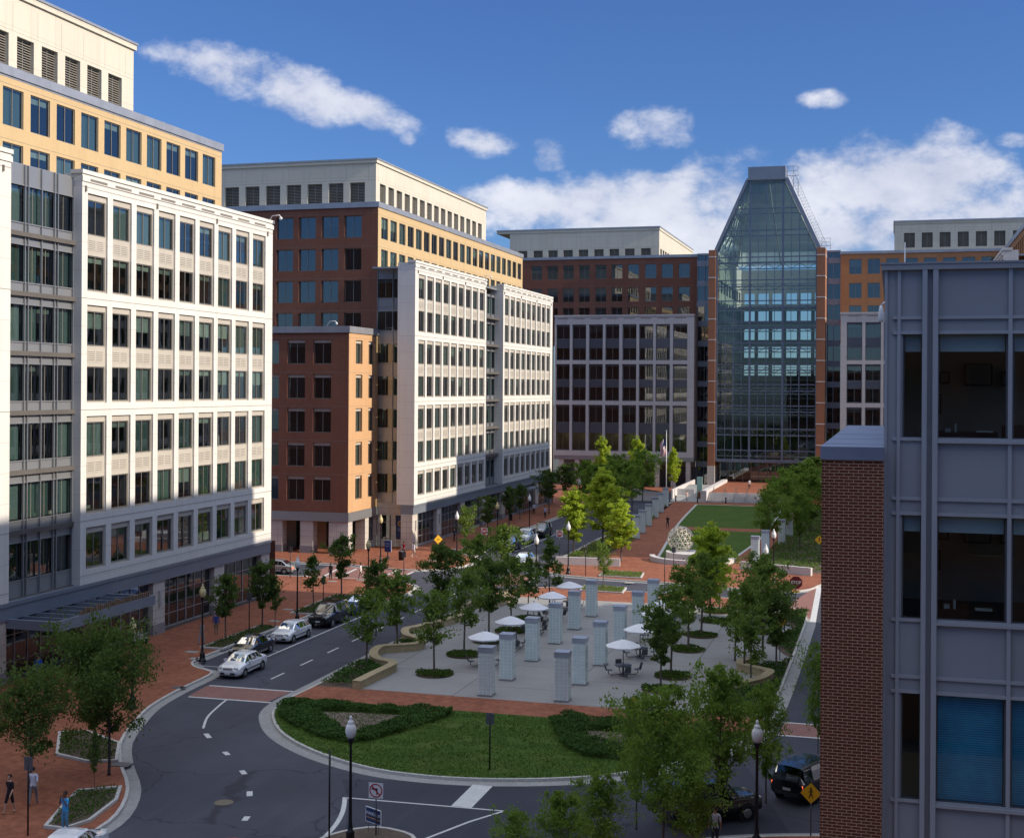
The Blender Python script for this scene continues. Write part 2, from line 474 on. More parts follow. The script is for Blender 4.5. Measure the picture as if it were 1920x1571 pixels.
# ---------------------------------------------------------------- west building, nearer block
bA = empty('office_building', (-54.5, 96, 0), 0, 'tan brick office block with white front wing, cream penthouse and an entrance canopy', 'building', 'office blocks along the west street')
wA = Windows(bA)
XA = -54.5; XT = -60.3
csA = [83.12 + 3.14 * k for k in range(9)]
precast_block(bA, wA, 'E', XA, 81.2, 110.9, csA)
csA0 = [46.2 + 3.1 * k for k in range(9)]
precast_block(bA, wA, 'E', XA, 44.2, 73.4, csA0, pri=.1, vents=False)
HC = [h + .08 for h in HEADS]
curtain_bays(bA, 'E', -55.3, [73.4, 75.8, 76.15, 77.6, 79.05, 79.4, 81.2], 5.4, 33.9, HC, 2.5)
m = MB()
m.box(-60.2, -55.35, 73.3, 81.3, 33.6, 33.95); m.box(-60.2, -55.4, 44.3, 110.8, 33.55, 33.75)
m.build('lower_roof', [coping], bA)
cT = [50 + 3.135 * k for k in range(20)]
cT = [c + (81.4 - 50 - 31.35) for c in cT]
brickwall(bA, 'tan_brick_wall', 'E', XT, 44, 112.0, 30, 41.25, [c for c in cT if c < 111], [32.62, 36.52, 40.42], 2.32, 2.72, tanb, wA, 3, .10)
m = MB()
m.box(XT - 22, XT + .14, 43.8, 112.14, 41.25, 41.9); m.box(XT - 22, XT + .02, 43.9, 112.02, 41.1, 41.249)
m.build('parapet_coping', [coping], bA)
m = MB()
facade(m, 'W', -82, [44, 112.0], [0, 41.25], set()); 
m.face([(-82, 112, 0), (-54.6, 112, 0), (-54.6, 112, 5.2), (-82, 112, 5.2)])
m.face([(-82, 111.98, 5.2), (XT, 111.98, 5.2), (XT, 111.98, 41.2), (-82, 111.98, 41.2)])
m.face([(-82, 44, 0), (-54.6, 44, 0), (-54.6, 44, 5.2), (-82, 44, 5.2)]); m.face([(-82, 44.02, 5.2), (XT, 44.02, 5.2), (XT, 44.02, 41.2), (-82, 44.02, 41.2)])
m.build('end_wall', [redb], bA)
mb = penthouse(bA, [('E', -65, 48, 104.5, [101.6 - 3.1 * k for k in range(17)][::-1])])
mb.box(-80, -65.7, 48.6, 103.9, 41.9, 49.0, 0); mb.face([(-80, 104.5, 41.9), (-65, 104.5, 41.9), (-65, 104.5, 49.2), (-80, 104.5, 49.2)], 0); mb.face([(-80, 48, 41.9), (-65, 48, 41.9), (-65, 48, 49.2), (-80, 48, 49.2)], 0); mb.box(-80.2, -64.8, 47.8, 104.7, 49.1, 49.55, 0); mb.box(-80.3, -64.7, 47.7, 104.8, 49.55, 49.75, 3)
mb.build('penthouse', [cream, cream, joint, coping], bA)
storefront(bA, 'E', -54.7, 44, 111, [46, 54.5, 63, 72.6, 82.6, 92.0, 101.6, 110.2])
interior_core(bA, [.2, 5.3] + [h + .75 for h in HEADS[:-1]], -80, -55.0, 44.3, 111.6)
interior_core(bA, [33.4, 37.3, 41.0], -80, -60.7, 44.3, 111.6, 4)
# canopy over the entrance
m = MB()
m.box(-54.9, -51.0, 73.4, 73.7, 3.75, 4.35, 0); m.box(-54.9, -51.0, 84.6, 84.9, 3.75, 4.35, 0); m.box(-51.0, -50.8, 73.4, 84.9, 3.7, 4.4, 0)
for k in range(7): y = 75.0 + k * 1.45; m.box(-54.9, -51.0, y - .07, y + .07, 4.05, 4.3, 0)
m.box(-54.9, -50.9, 73.5, 84.8, 3.8, 3.84, 1)
for k in range(34): m.box(-51.0, -50.85, 75.9 + k * .25, 75.9 + k * .25 + .06 + .1 * rnd.random(), 4.4, 4.62 + .22 * rnd.random(), 2)
m.build('canopy', [metalb, metald, plain('bronze_letters', (.35, .25, .18), .4, metal=.6)], bA)
m = MB()
m.box(-57.5, -57.4, 73.6, 81.7, 0, 3.8, 0)
for k in range(7): m.box(-57.4, -57.3, 73.7 + k * 1.3, 73.8 + k * 1.3, 0, 3.8, 1)
m.box(-57.4, -57.32, 73.6, 81.7, 2.6, 2.7, 1)
m.build('entrance_doors', [glz, frame], bA)
wA.flush()

# ---------------------------------------------------------------- west building, farther block
bB = empty('office_building', (-58, 180, 0), 0, 'brick and tan office block with twin white wings and red corner tower over an arcade', 'building', 'office blocks along the west street')
wB = Windows(bB)
XB = -54.6; XTB = -60.2
precast_block(bB, wB, 'E', XB, 148.9, 177.7, [151.35 + 3.05 * k for k in range(9)], ret=2.2, pri=4)
precast_block(bB, wB, 'E', XB, 186.1, 215.2, [188.1 + 3.05 * k for k in range(9)], ret=2.2, pri=.5)
curtain_bays(bB, 'E', -56.0, [177.7, 179.6, 179.9, 181.8, 182.1, 184.0, 184.3, 186.1], 5.4, 32.8, HEADS, 2.5)
m = MB(); m.box(-60.1, -55.6, 149.0, 215.1, 33.55, 33.75); m.build('lower_roof', [coping], bB)
hB = [32.3, 36.2, 40.12]
yT = (153.19,156.19,159.29,162.31,165.43)
cTB = [yT[0] + 3.07 * k for k in range(21)]
brickwall(bB, 'tan_brick_wall', 'E', XTB, 151.0, 216.5, 30, 41.2, [c for c in cTB if c < 215.6], hB, 2.25, 2.65, tanb, wB, .7, .10)
xF = (-63.49,-66.72,-70.01,-73.29)
cF = sorted([xF[0] - 3.03 * k for k in range(9)])
hF = (28.42,32.36,36.26,40.24)
brickwall(bB, 'red_brick_wall', 'S', 151.0, -90, XTB, 24, 41.2, cF, hF, 2.25, 2.66, redb, wB, 6, .3)
m = MB(); m.box(-90.1, XTB + .14, 150.86, 216.6, 41.2, 41.85); m.build('parapet_coping', [coping], bB)
m = MB(); m.face([(-90, 216.5, 0), (-54.7, 216.5, 0), (-54.7, 216.5, 33.6), (-90, 216.5, 33.6)]); m.face([(-90, 216.48, 33.6), (XTB, 216.48, 33.6), (XTB, 216.48, 41.2), (-90, 216.48, 41.2)]); m.build('end_wall', [redb], bB)
xl = (-67.6,-70.81,-74.06)
yl = (164.65,167.8,170.96)
mb = penthouse(bB, [('S', 162.2, -90, -65, sorted([xl[0] - 3.03 * k for k in range(8)])), ('E', -65, 162.2, 211, [yl[0] + 3.07 * k for k in range(15)])], 41.8, 48.6, 43.1)
mb.face([(-90, 211, 41.8), (-65, 211, 41.8), (-65, 211, 48.6), (-90, 211, 48.6)], 0)
mb.box(-90.2, -64.8, 162.0, 211.2, 48.6, 49.0, 0); mb.box(-90.3, -64.7, 161.9, 211.3, 49.0, 49.2, 3)
mb.build('penthouse', [cream, cream, joint, coping], bB)
# glass and metal link between the corner tower and the white wing
xc = (-60.12,-58.29,-56.61)
curtain_bays(bB, 'S', 151.02, [XTB, (XTB - 56.2) / 2, -56.2], 5.4, 33.5, HEADS, 2.35, metal, .06)
m = MB(); m.box(XTB, -55.0, 150.95, 152, 33.5, 33.9); m.build('link_coping', [coping], bB)
# red corner tower
hL = (9.01,12.94,16.88,20.79,24.81)
cL = (-63.43,-66.7,-70.01)
cL = sorted(list(cL) + [cL[-1] - 3.03, cL[-1] - 6.06])
brickwall(bB, 'red_brick_tower_front', 'S', 142.0, -78, -60.1, 4.9, 25.6, cL, hL, 2.25, 2.8, redb, wB, 8, .3, head=.35)
cLE = (145.08,148.98)
brickwall(bB, 'red_brick_tower_side', 'E', -60.1, 142.0, 151.0, 4.9, 25.6, cLE, hL, 2.0, 2.75, towerb_sunlit, wB, 8, .3, head=.35)
m = MB(); m.box(-78, -59.95, 141.85, 151, 25.6, 26.35); m.build('tower_coping', [coping], bB)
m = MB(); m.box(-78, -60.0, 141.9, 150.9, 3.85, 4.88); m.build('tower_fascia', [metal], bB)
for c, w_ in ((-61.3, 2.4), (-65.3, 1.6), (-69.2, 1.6), (-73.1, 1.6), (-77, 1.6)):
    m = MB(); m.box(c - w_ / 2, c + w_ / 2, 142.05, 143.3, .95, 3.85, 0); m.box(c - w_ / 2 - .03, c + w_ / 2 + .03, 142.0, 143.33, 0, .95, 1)
    m.build('stone_column', [stone, granite], bB)
m = MB(); m.box(-61.4, -60.15, 147.3, 148.4, 0, 3.85, 0); m.box(-61.4, -60.15, 150.3, 150.98, 0, 3.85, 0); m.box(-60.5, -60.3, 148.4, 150.3, 0, .9, 0); m.build('stone_pier', [stone], bB)
m = MB(); m.box(-60.5, -60.4, 148.4, 150.3, .9, 3.85, 1); m.box(-60.4, -60.35, 149.3, 149.4, .9, 3.85, 0); m.box(-60.4, -60.35, 148.4, 150.3, 2.7, 2.8, 0); m.build('shopfront', [frame, glz], bB)
m = MB(); m.box(-78, -61.4, 146.2, 146.4, 0, 3.85, 0)
for k in range(4): m.box(-64.6 - k * 3.9, -63.2 - k * 3.9, 146.1, 146.19, 0, 3.4, 1)
m.build('arcade_wall', [plain('arcade_tan', (.42, .32, .2), .8), glz], bB)
# link ground floor with banner window
m = MB(); m.box(-60.1, -56.2, 151.0, 151.6, 3.9, 5.38, 0)
for a, b in ((-60.1, -59.6), (-58.35, -57.75), (-56.5, -56.2)): m.box(a, b, 151.05, 151.5, 0, 3.9, 0)
m.box(-59.6, -56.5, 151.08, 151.45, 0, 1.0, 0)
m.build('stone_front', [stone], bB)
m = MB(); m.face([(-59.6, 151.3, 1), (-56.5, 151.3, 1), (-56.5, 151.3, 3.9), (-59.6, 151.3, 3.9)], 1)
m.box(-59.6, -58.35, 151.2, 151.28, 3.0, 3.07, 0); m.box(-57.75, -56.5, 151.2, 151.28, 3.0, 3.07, 0)
m.build('shopfront', [framew, glz], bB)
storefront(bB, 'E', -54.8, 148.9, 216.4, [149.8, 158.6, 168.2, 177.8, 187.4, 197.0, 206.5, 215.4])
m = MB(); m.box(-56.2, -54.75, 148.8, 150.6, 0, 4.24); m.build('corner_column', [stone], bB)
interior_core(bB, [.2, 5.3] + [h + .75 for h in HEADS[:-1]], -85, -55.2, 151.3, 216.3)
interior_core(bB, [33.4, 37.3, 41.0], -85, -60.6, 151.4, 216.3, 4)
m = MB()
for z in (5.0, 9, 13, 17, 21): m.box(-77.5, -60.5, 142.4, 150.8, z - .1, z + .1, 1)
m.build('interior_floor', [interior, inslab], bB); m = MB(); m.box(-77.5, -63, 146.5, 150.8, 0, 25, 0); m.build('interior_wall', [interior], bB)
m = MB(); m.box(-56.2, -53.2, 196, 204, 3.6, 3.9); m.build('canopy', [metalb], bB)
wB.flush()

# ---------------------------------------------------------------- glass atrium building closing the north end
bC = empty('atrium_building', (-23.8, 262, 0), 0, 'brick office building with a tall pointed glass atrium closing the far end of the lawn', 'building')
wC = Windows(bC)
YW = 258.0; YK = 264.0
cw = (-63.29,-59.99,-56.6,-53.3,-49.88,-46.56,-43.26,-39.87)
xw0 = -66.5; xw1 = -37.16
zz = (7.12,10.52,12.56,15.74,16.99,19.59,21.07,23.79,24.99,27.31,29.12,31.62)
# pairs of (bottom, head) for six storeys
storeys = [(zz[0], zz[1]), (zz[2], zz[3]), (zz[4], zz[5]), (zz[6], zz[7]), (zz[8], zz[9]), (zz[10], zz[11])]
def madison_wing(cs, x0, x1, pri, face_y=YW):
    mb = MB(); us = [x0]
    for c in cs: us += [c - 1.4, c + 1.4]
    us.append(x1)
    zs = [zz[0] - 1.1, zz[0] - .1, zz[3] + .35, zz[4] - .1, zz[7] + .35, zz[8] - .1, zz[11] + .35, 33.6]
    facade(mb, 'S', face_y, us, zs, {(2 * i + 1, j) for i in range(len(cs)) for j in (1, 3, 5)}, .3, 0)
    us2 = [x0 + .2]
    for c in cs: us2 += [c - 1.33, c + 1.33]
    us2.append(x1 - .2); zs2 = [zz[0] - .5]
    for a, b in storeys: zs2 += [a, b]
    zs2.append(33.0)
    facade(mb, 'S', face_y + .3, us2, zs2, {(2 * i + 1, 2 * j + 1) for i in range(len(cs)) for j in range(6)}, .2, 1)
    mb.face([(x1, face_y, zz[0] - 1.1), (x1, face_y + 7, zz[0] - 1.1), (x1, face_y + 7, 33.6), (x1, face_y, 33.6)], 0)
    mb.face([(x0, face_y, zz[0] - 1.1), (x0, face_y + 7, zz[0] - 1.1), (x0, face_y + 7, 33.6), (x0, face_y, 33.6)], 0)
    mb.box(x0 - .1, x1 + .1, face_y - .12, face_y + 1, 33.5, 33.85, 0)
    for c in cs: mb.box(c - 1.1, c + 1.1, face_y - .006, face_y - .002, 33.05, 33.2, 2)
    mb.box(x0 + .01, x1 - .01, face_y + .5, face_y + 7, 33.1, 33.3, 3)
    mb.box(x0 - .05, x1 + .05, face_y + .02, face_y + 7, zz[0] - 1.9, zz[0] - 1.101, 4)
    mb.build('precast_wall', [precastg, metald, joint, coping, metal], bC)
    for c in cs:
        for k, (a, b) in enumerate(storeys): W_ = wC.add('S', face_y, c, -.5, a, 2.66, b - a, 1, 0 if k == 0 else None, pri)
madison_wing(cw, xw0 + 1.5, xw1, 3)
m = MB()
for c in [-63.5, -60.3, -57.1, -53.9, -50.7, -47.5, -44.3, -41.1, -38.2]:
    m = MB(); m.box(c - .45, c + .45, YW + .1, YW + 1.1, 0, zz[0] - 1.9); m.build('stone_column', [stone], bC)
m = MB(); m.box(-65, xw1, YW + 5, YW + 5.2, 0, 4); m.build('arcade_wall', [metald], bC)
hk = (35.66,39.63,44.28)
ck = (-70.36,-67.03,-63.72,-60.38,-56.95,-53.66,-50.3,-46.81,-43.47,-40.08)
xk1 = -37.4
brickwall(bC, 'red_brick_wall', 'S', YK, -84, xk1, 30, 45.4, ck, hk, 2.25, 2.85, redb, wC, 4, .25)
zt = 46.04
m = MB(); m.box(-84, xk1 + .1, YK - .12, YK + 14, zt - .55, zt); m.build('parapet_coping', [coping], bC)
# glass slot beside the atrium
def slot(x0, x1, y):
    mb = MB(); mb.box(x0, x1, y + .3, y + .5, 0, zt - .4, 1)
    for z in [4 + 3.95 * k for k in range(11)]: mb.box(x0, x1, y, y + .298, z, z + 1.1, 0)
    for x in (x0 + .1, (x0 + x1) / 2): mb.box(x - .05, x + .05, y - .05, y - .002, 0, zt - .4, 0)
    mb.box(x0, x1, y - .1, y + 12, zt - .4, zt - .01, 0)
    mb.build('glass_link', [metalb, glass('slot_glass', (.15, .2, .25), .12, .8) if 'slot_glass' not in MATS else MATS['slot_glass'], metald], bC)
    b2 = MB(); b2.box(x0, x1, y + 1.5, y + 1.7, 0, zt - 1); b2.build('link_back', [louvd], bC)
xp = (-34.31,-32.98,-13.97,-12.41)
slot(xk1 + .01, xp[0] - .01, 263)
cpx = (-78.12,-74.64,-71.29,-67.92,-64.51,-61.1,-57.74,-54.37,-50.87)
zp = (53.18,50.19,48.12)
xpe = -48.02
mb = penthouse(bC, [('S', 281, -81.05, xpe, cpx), ('E', xpe, 281, 330, [283.5 + 3.1 * k for k in range(14)])], zt - .5, zp[0], zt + .2)
mb.box(xpe - 36, xpe + .15, 280.85, 330, zp[0] - .1, zp[0] + .45, 0); mb.box(xpe - 36, xpe + .25, 280.7, 330, zp[0] + .45, zp[0] + .7, 3)
mb.build('penthouse', [cream, cream, joint, coping], bC)
# right part
xr0 = -9.82
rx = (-7.07,-3.67)
rp = rx[1] - rx[0]
hr = (35.4,39.66,44.23)
brickwall(bC, 'orange_brick_wall', 'S', 262, xr0, 40, 28, 45.31, [rx[0] + rp * k for k in range(12)], hr, 2.3, 2.85, orangeb, wC, 4.5, .25)
m = MB(); m.box(xr0 - .1, 40, 261.85, 276, 45.21, 45.72); m.build('parapet_coping', [coping], bC)
slot(xp[3] + .01, xr0 - .01, 262.5)
xq0 = -9.55
madison_wing((-7.03,-3.67) + tuple(-3.67 + 3.3 * k for k in (1, 2, 3, 4)), xq0, xq0 + 20.5, 3.5, 257)
for c in range(6):
    m = MB(); m.box(xq0 + .2 + 3.4 * c, xq0 + 1.2 + 3.4 * c, 257.1, 258.1, 0, zz[0] - 1.9); m.build('stone_column', [stone], bC)
m = MB(); m.box(xq0, xq0 + 20, 262, 262.2, 0, 4.2); m.build('arcade_wall', [metald], bC)
xz0 = 0.03
cpr = (2.95,6.39,9.81,13.27,16.7,20.15)
zq = (53.01,50.22,48.4)
mb = penthouse(bC, [('S', 281, xz0, 32, list(cpr) + [cpr[-1] + 3.5 * k for k in (1, 2, 3)])], zt - .5, zq[0], zq[2] - .3)
mb.box(xz0 - .1, 32, 280.85, 300, zq[0] - .1, zq[0] + .3, 0); mb.box(xz0 - .2, 32, 280.7, 300, zq[0] + .3, zq[0] + .6, 3)
mb.face([(xz0, 281, 40), (xz0, 300, 40), (xz0, 300, zq[0]), (xz0, 281, zq[0])], 0)
mb.build('penthouse', [cream, cream, joint, coping], bC)
m = MB()
for a, b in ((-82, xk1), (xr0, 39)):
    for z in (31, 35, 39.2, 43.5): m.box(a, b, YK + .4, YK + 4, z, z + .2, 1)
    m.box(a, b, YK + 4, YK + 4.2, 28, zt - 1, 0)
for a, b in ((-65, xw1 - .3), (xq0 + .3, xq0 + 20)):
    for aa, bb in storeys: m.box(a, b, YW + .6, YW + 5, bb + .25, bb + .5, 1)
    m.box(a, b, YW + 4.6, YW + 4.8, 4, 33, 0)
m.build('interior', [interior, inslab], bC)
for k, c in enumerate(cw):
    m = MB()
    for q in (0, 1): m.box(c - .9 + .5 * q, c + .7 + .3 * q, YW + 2.5 + q * 1.2, YW + 2.65 + q * 1.2, storeys[0][1] - .12 , storeys[0][1] - .06)
    m.build('ceiling_lamp', [lampe], bC)

# atrium
wing = empty  # (the atrium is part of the same building)
YG = 257.6
zpier = 46.06
for a, b in ((xp[0], xp[1]), (xp[2], xp[3])):
    mb = MB(); mb.box(a, b, 257, 262, 4.6, zpier, 0)
    mb.box(a - .03, b + .03, 256.96, 262, 0, 4.6, 1)
    for k in range(10):
        z = zpier - 1.4 - 3.98 * k
        if z > 5: mb.box(a - .02, b + .02, 256.97, 262.02, z, z + .16, 2)
    mb.build('brick_pier', [pierb, stone, precast], bC)
gx0 = -32.65; gx1 = -14.1
tx0 = -26.71; tx1 = -20.19
gz0 = 5.94; gz1 = zpier - .1; gz2 = 59.2
capz = 61.74
mb = MB(); mb.face([(gx0, YG, gz0), (gx1, YG, gz0), (gx1, YG, gz1), (tx1, YG, gz2), (tx0, YG, gz2), (gx0, YG, gz1)])
mb.build('atrium_glazing', [glz2], bC)
hor = (7.67,10.62,11.84,15.09,16.21,19.05,20.27,23.01,24.03,27.08,28.2,31.04,32.26,34.91,36.23,38.97,40.19,43.55,44.56,48.63,49.65,52.8,53.81)
def xlim(z):
    if z <= gz1: return gx0, gx1
    t = (z - gz1) / (gz2 - gz1); return gx0 + (tx0 - gx0) * t, gx1 + (tx1 - gx1) * t
mb = MB()
for z in hor:
    a, b = xlim(z); mb.box(a, b, YG - .08, YG - .01, z - .11, z + .11)
for k in range(13):
    x = gx0 + (gx1 - gx0) * k / 12
    zt_ = gz1
    if tx0 <= x <= tx1: zt_ = gz2
    elif x < tx0: zt_ = gz1 + (gz2 - gz1) * (x - gx0) / (tx0 - gx0)
    else: zt_ = gz1 + (gz2 - gz1) * (gx1 - x) / (gx1 - tx1)
    t = .2 if k in (4, 8) else (.09 if k % 2 == 0 else .055)
    mb.box(x - t, x + t, YG - .14, YG - .005, gz0, zt_)
mb.box(gx0 - .3, gx1 + .3, YG - .25, YG + .4, gz0 - .5, gz0 + .05)
mb.box(gx0 - .28, gx0 - .01, YG - .2, YG + .3, gz0, gz1); mb.box(gx1 + .01, gx1 + .28, YG - .2, YG + .3, gz0, gz1)
mb.build('mullion_grid', [plain('mullion_slate', (.16, .20, .26), .4, metal=.3)], bC)
# sloped rims and cap
def rim(mb, x0, z0, x1, z1, y0, y1, t):
    d = Vector((x1 - x0, 0, z1 - z0)).normalized(); n = Vector((-d.z, 0, d.x)) * t
    for sgn in (0, 1): pass
    P = [(x0, z0), (x1, z1), (x1 + n.x, z1 + n.z), (x0 + n.x, z0 + n.z)]
    n0 = len(mb.v)
    for y in (y0, y1):
        for p in P: mb.v.append((p[0], y, p[1]))
    for f in ((0, 1, 2, 3), (7, 6, 5, 4), (0, 4, 5, 1), (1, 5, 6, 2), (2, 6, 7, 3), (3, 7, 4, 0)):
        mb.f.append(tuple(n0 + i for i in f)); mb.m.append(0); mb.sm.append(False)
mb = MB()
rim(mb, gx0 - .1, gz1, tx0 - .1, gz2, YG - .3, YG + 1.0, .55)
rim(mb, tx1 + .1, gz2, gx1 + .1, gz1, YG - .3, YG + 1.0, .8)
mb.box(tx0 - .45, tx1 + .55, YG - .6, YG + 5, gz2, gz2 + .35); mb.box(tx0 - .2, tx1 + .3, YG - .35, YG + 4.6, gz2 + .35, capz)
mb.build('atrium_rim', [metalb], bC)
mb = MB()   # sloped glass flanks and back hip
Yb0 = YG + 4.5; Yb1 = YG + 34
mb.face([(gx1 + .2, YG + 1, gz1), (tx1 + .3, YG + 1, gz2 + .4), (tx1 + .3, Yb0, gz2 + .4), (gx1 + .2, Yb1, gz1)])
mb.face([(gx0 - .2, YG + 1, gz1), (tx0 - .3, YG + 1, gz2 + .4), (tx0 - .3, Yb0, gz2 + .4), (gx0 - .2, Yb1, gz1)])
mb.face([(gx0 - .2, Yb1, gz1), (tx0 - .3, Yb0, gz2 + .4), (tx1 + .3, Yb0, gz2 + .4), (gx1 + .2, Yb1, gz1)])
mb.build('atrium_roof_glass', [glz2], bC)
mb = MB()
silver = plain('silver_paint', (.78, .78, .74), .4, metal=.2)
for k in range(11):     # rafters of the flanks
    t = k / 10
    for gx, tx in ((gx0, tx0), (gx1, tx1)):
        if k % 2 == 0: mb.tube([(gx, YG + 1.2 + 31 * t, gz1), (tx, YG + 1.2 + 3 * t, gz2)], .16, 4)
    if k % 5 == 0: mb.tube([(gx0 + (gx1 - gx0) * t, Yb1 - .4, gz1), (tx0 + (tx1 - tx0) * t, Yb0, gz2 + .2)], .16, 4)
for t in (.25, .5, .75):
    ya = Yb1 + (Yb0 - Yb1) * t
    for gx, tx in ((gx0, tx0), (gx1, tx1)):
        x = gx + (tx - gx) * t; mb.tube([(x, YG + 1, gz1 + (gz2 - gz1) * t), (x, ya, gz1 + (gz2 - gz1) * t)], .16, 4)
for k in range(6):
    for gx, tx in ((gx0, tx0), (gx1, tx1)):
        y0_ = YG + 1.2 + 5 * k
        for t0, t1, s0 in ((0, .25, 0), (.25, .5, 1), (.5, .75, 0)):
            f = 1 - t1
            ya, yb = y0_ * 1, y0_ + 5
            ya = YG + 1 + (ya - YG - 1) * (1 - t0 * .85); yb = YG + 1 + (yb - YG - 1) * (1 - t1 * .85)
            if s0: ya, yb = YG + 1 + (y0_ + 5 - YG - 1) * (1 - t0 * .85), YG + 1 + (y0_ - YG - 1) * (1 - t1 * .85)
            mb.tube([(gx + (tx - gx) * t0, ya, gz1 + (gz2 - gz1) * t0), (gx + (tx - gx) * t1, yb, gz1 + (gz2 - gz1) * t1)], .2, 4)
for z in [gz0 + .6 + 3.98 * k for k in range(10)]:   # wind trusses behind the glass
    mb.box(gx0, gx1, YG + .5, YG + .65, z - .1, z + .1); mb.box(gx0, gx1, YG + .5, YG + .65, z + 1.0, z + 1.15)
    n_ = 12
    for k in range(n_):
        a = gx0 + (gx1 - gx0) * k / n_; b = gx0 + (gx1 - gx0) * (k + 1) / n_
        mb.tube([(a, YG + .57, z if k % 2 else z + 1.05), (b, YG + .57, z + 1.05 if k % 2 else z)], .06, 4)
mb.build('roof_truss', [silver], bC)
# inner side walls and back wall with real openings
atw = plain('atrium_inner_wall', (.36, .38, .34), .8, var=.04)
mb = MB()
us = [262]; 
for k in range(8): us += [264 + 4.6 * k, 267.2 + 4.6 * k]
us.append(302)
zs_ = [0]
for k in range(9): zs_ += [6.5 + 3.98 * k, 8.9 + 3.98 * k]
zs_.append(gz1)
hs = {(2 * i + 1, 2 * j + 1) for i in range(8) for j in range(9)}
facade(mb, 'E', gx0 - .2, us, zs_, hs, .4, 0)
us2 = [-302 + 0]
facade(mb, 'W', gx1 + .2, us, zs_, hs, .4, 0)
xsb = [gx0 - .2]
nb = 6
for k in range(nb):
    c = gx0 + (gx1 - gx0) * (k + .5) / nb; xsb += [c - 1.15, c + 1.15]
xsb.append(gx1 + .2)
facade(mb, 'S', 302, xsb, zs_, {(2 * i + 1, 2 * j + 1) for i in range(nb) for j in range(4, 9)}, .4, 0)
for k in range(9): mb.box(gx0, gx1, 294, 301.9, 5.3 + 3.98 * k, 5.6 + 3.98 * k, 0)
mb.build('atrium_inner_wall', [atw], bC)
mb = MB()
for xx in (gx0 - .9, gx1 + .9): mb.box(xx - .1, xx + .1, 262, 302, 0, gz1)
mb.build('inner_glass_back', [metald], bC)
# entrance under the glass
mb = MB()
mb.box(gx0, gx1, 261.5, 261.6, 1.4, gz0, 1)
for k in range(13):
    x = gx0 + (gx1 - gx0) * k / 12; mb.box(x - .06, x + .06, 261.4, 261.48, 1.4, gz0, 0)
mb.box(gx0, gx1, 261.38, 261.46, 3.4, 3.5, 0); mb.box(gx0, gx1, 257.9, 262, gz0 - .6, gz0 - .52, 0)
mb.build('entrance_front', [frame, glz], bC)
for k in (2, 3, 8, 9):
    x = gx0 + (gx1 - gx0) * k / 12
    mb = MB(); mb.box(x + .1, x + 1.4, 261.3, 261.36, 1.4, 3.35, 0); mb.build('door', [glass('door_glass', (.3, .3, .25), .05) if 'door_glass' not in MATS else MATS['door_glass']], bC)
# maintenance gantry on the east flank
mb = MB()
gp = [Vector((gx1 + 1.0, YG + 2, gz1 + .3)), Vector((tx1 + .9, YG + 2, gz2 + 1.2))]
for off in (0, .9):
    mb.tube([gp[0] + Vector((off, 0, off * .4)), gp[1] + Vector((off, 0, off * .4))], .03, 4)
for k in range(24):
    p = gp[0].lerp(gp[1], k / 24); q = gp[0].lerp(gp[1], (k + 1) / 24)
    mb.tube([p, q + Vector((.9, 0, .36))], .02, 4); mb.tube([p, p + Vector((.9, 0, .36))], .02, 4)
for x in (0, 1.1, 2.0):
    mb.tube([(tx1 + .5 + x, YG + 2, capz - 3.5 - x), (tx1 + .5 + x, YG + 2, capz + .3)], .05, 4)
for z in (0, -.9, -1.8): mb.tube([(tx1 + .4, YG + 2, capz + .25 + z), (tx1 + 2.6, YG + 2, capz + .25 + z)], .05, 4)
for x in (0, 1.6): mb.tube([(gx1 + .9 + x, YG + 2, gz1), (gx1 + .9 + x, YG + 2, gz1 + 2.2)], .04, 4)
for z in (.7, 1.4, 2.1): mb.tube([(gx1 + .9, YG + 2, gz1 + z), (gx1 + 2.5, YG + 2, gz1 + z)], .04, 4)
mb.build('maintenance_gantry', [metal], bC)
wC.flush()

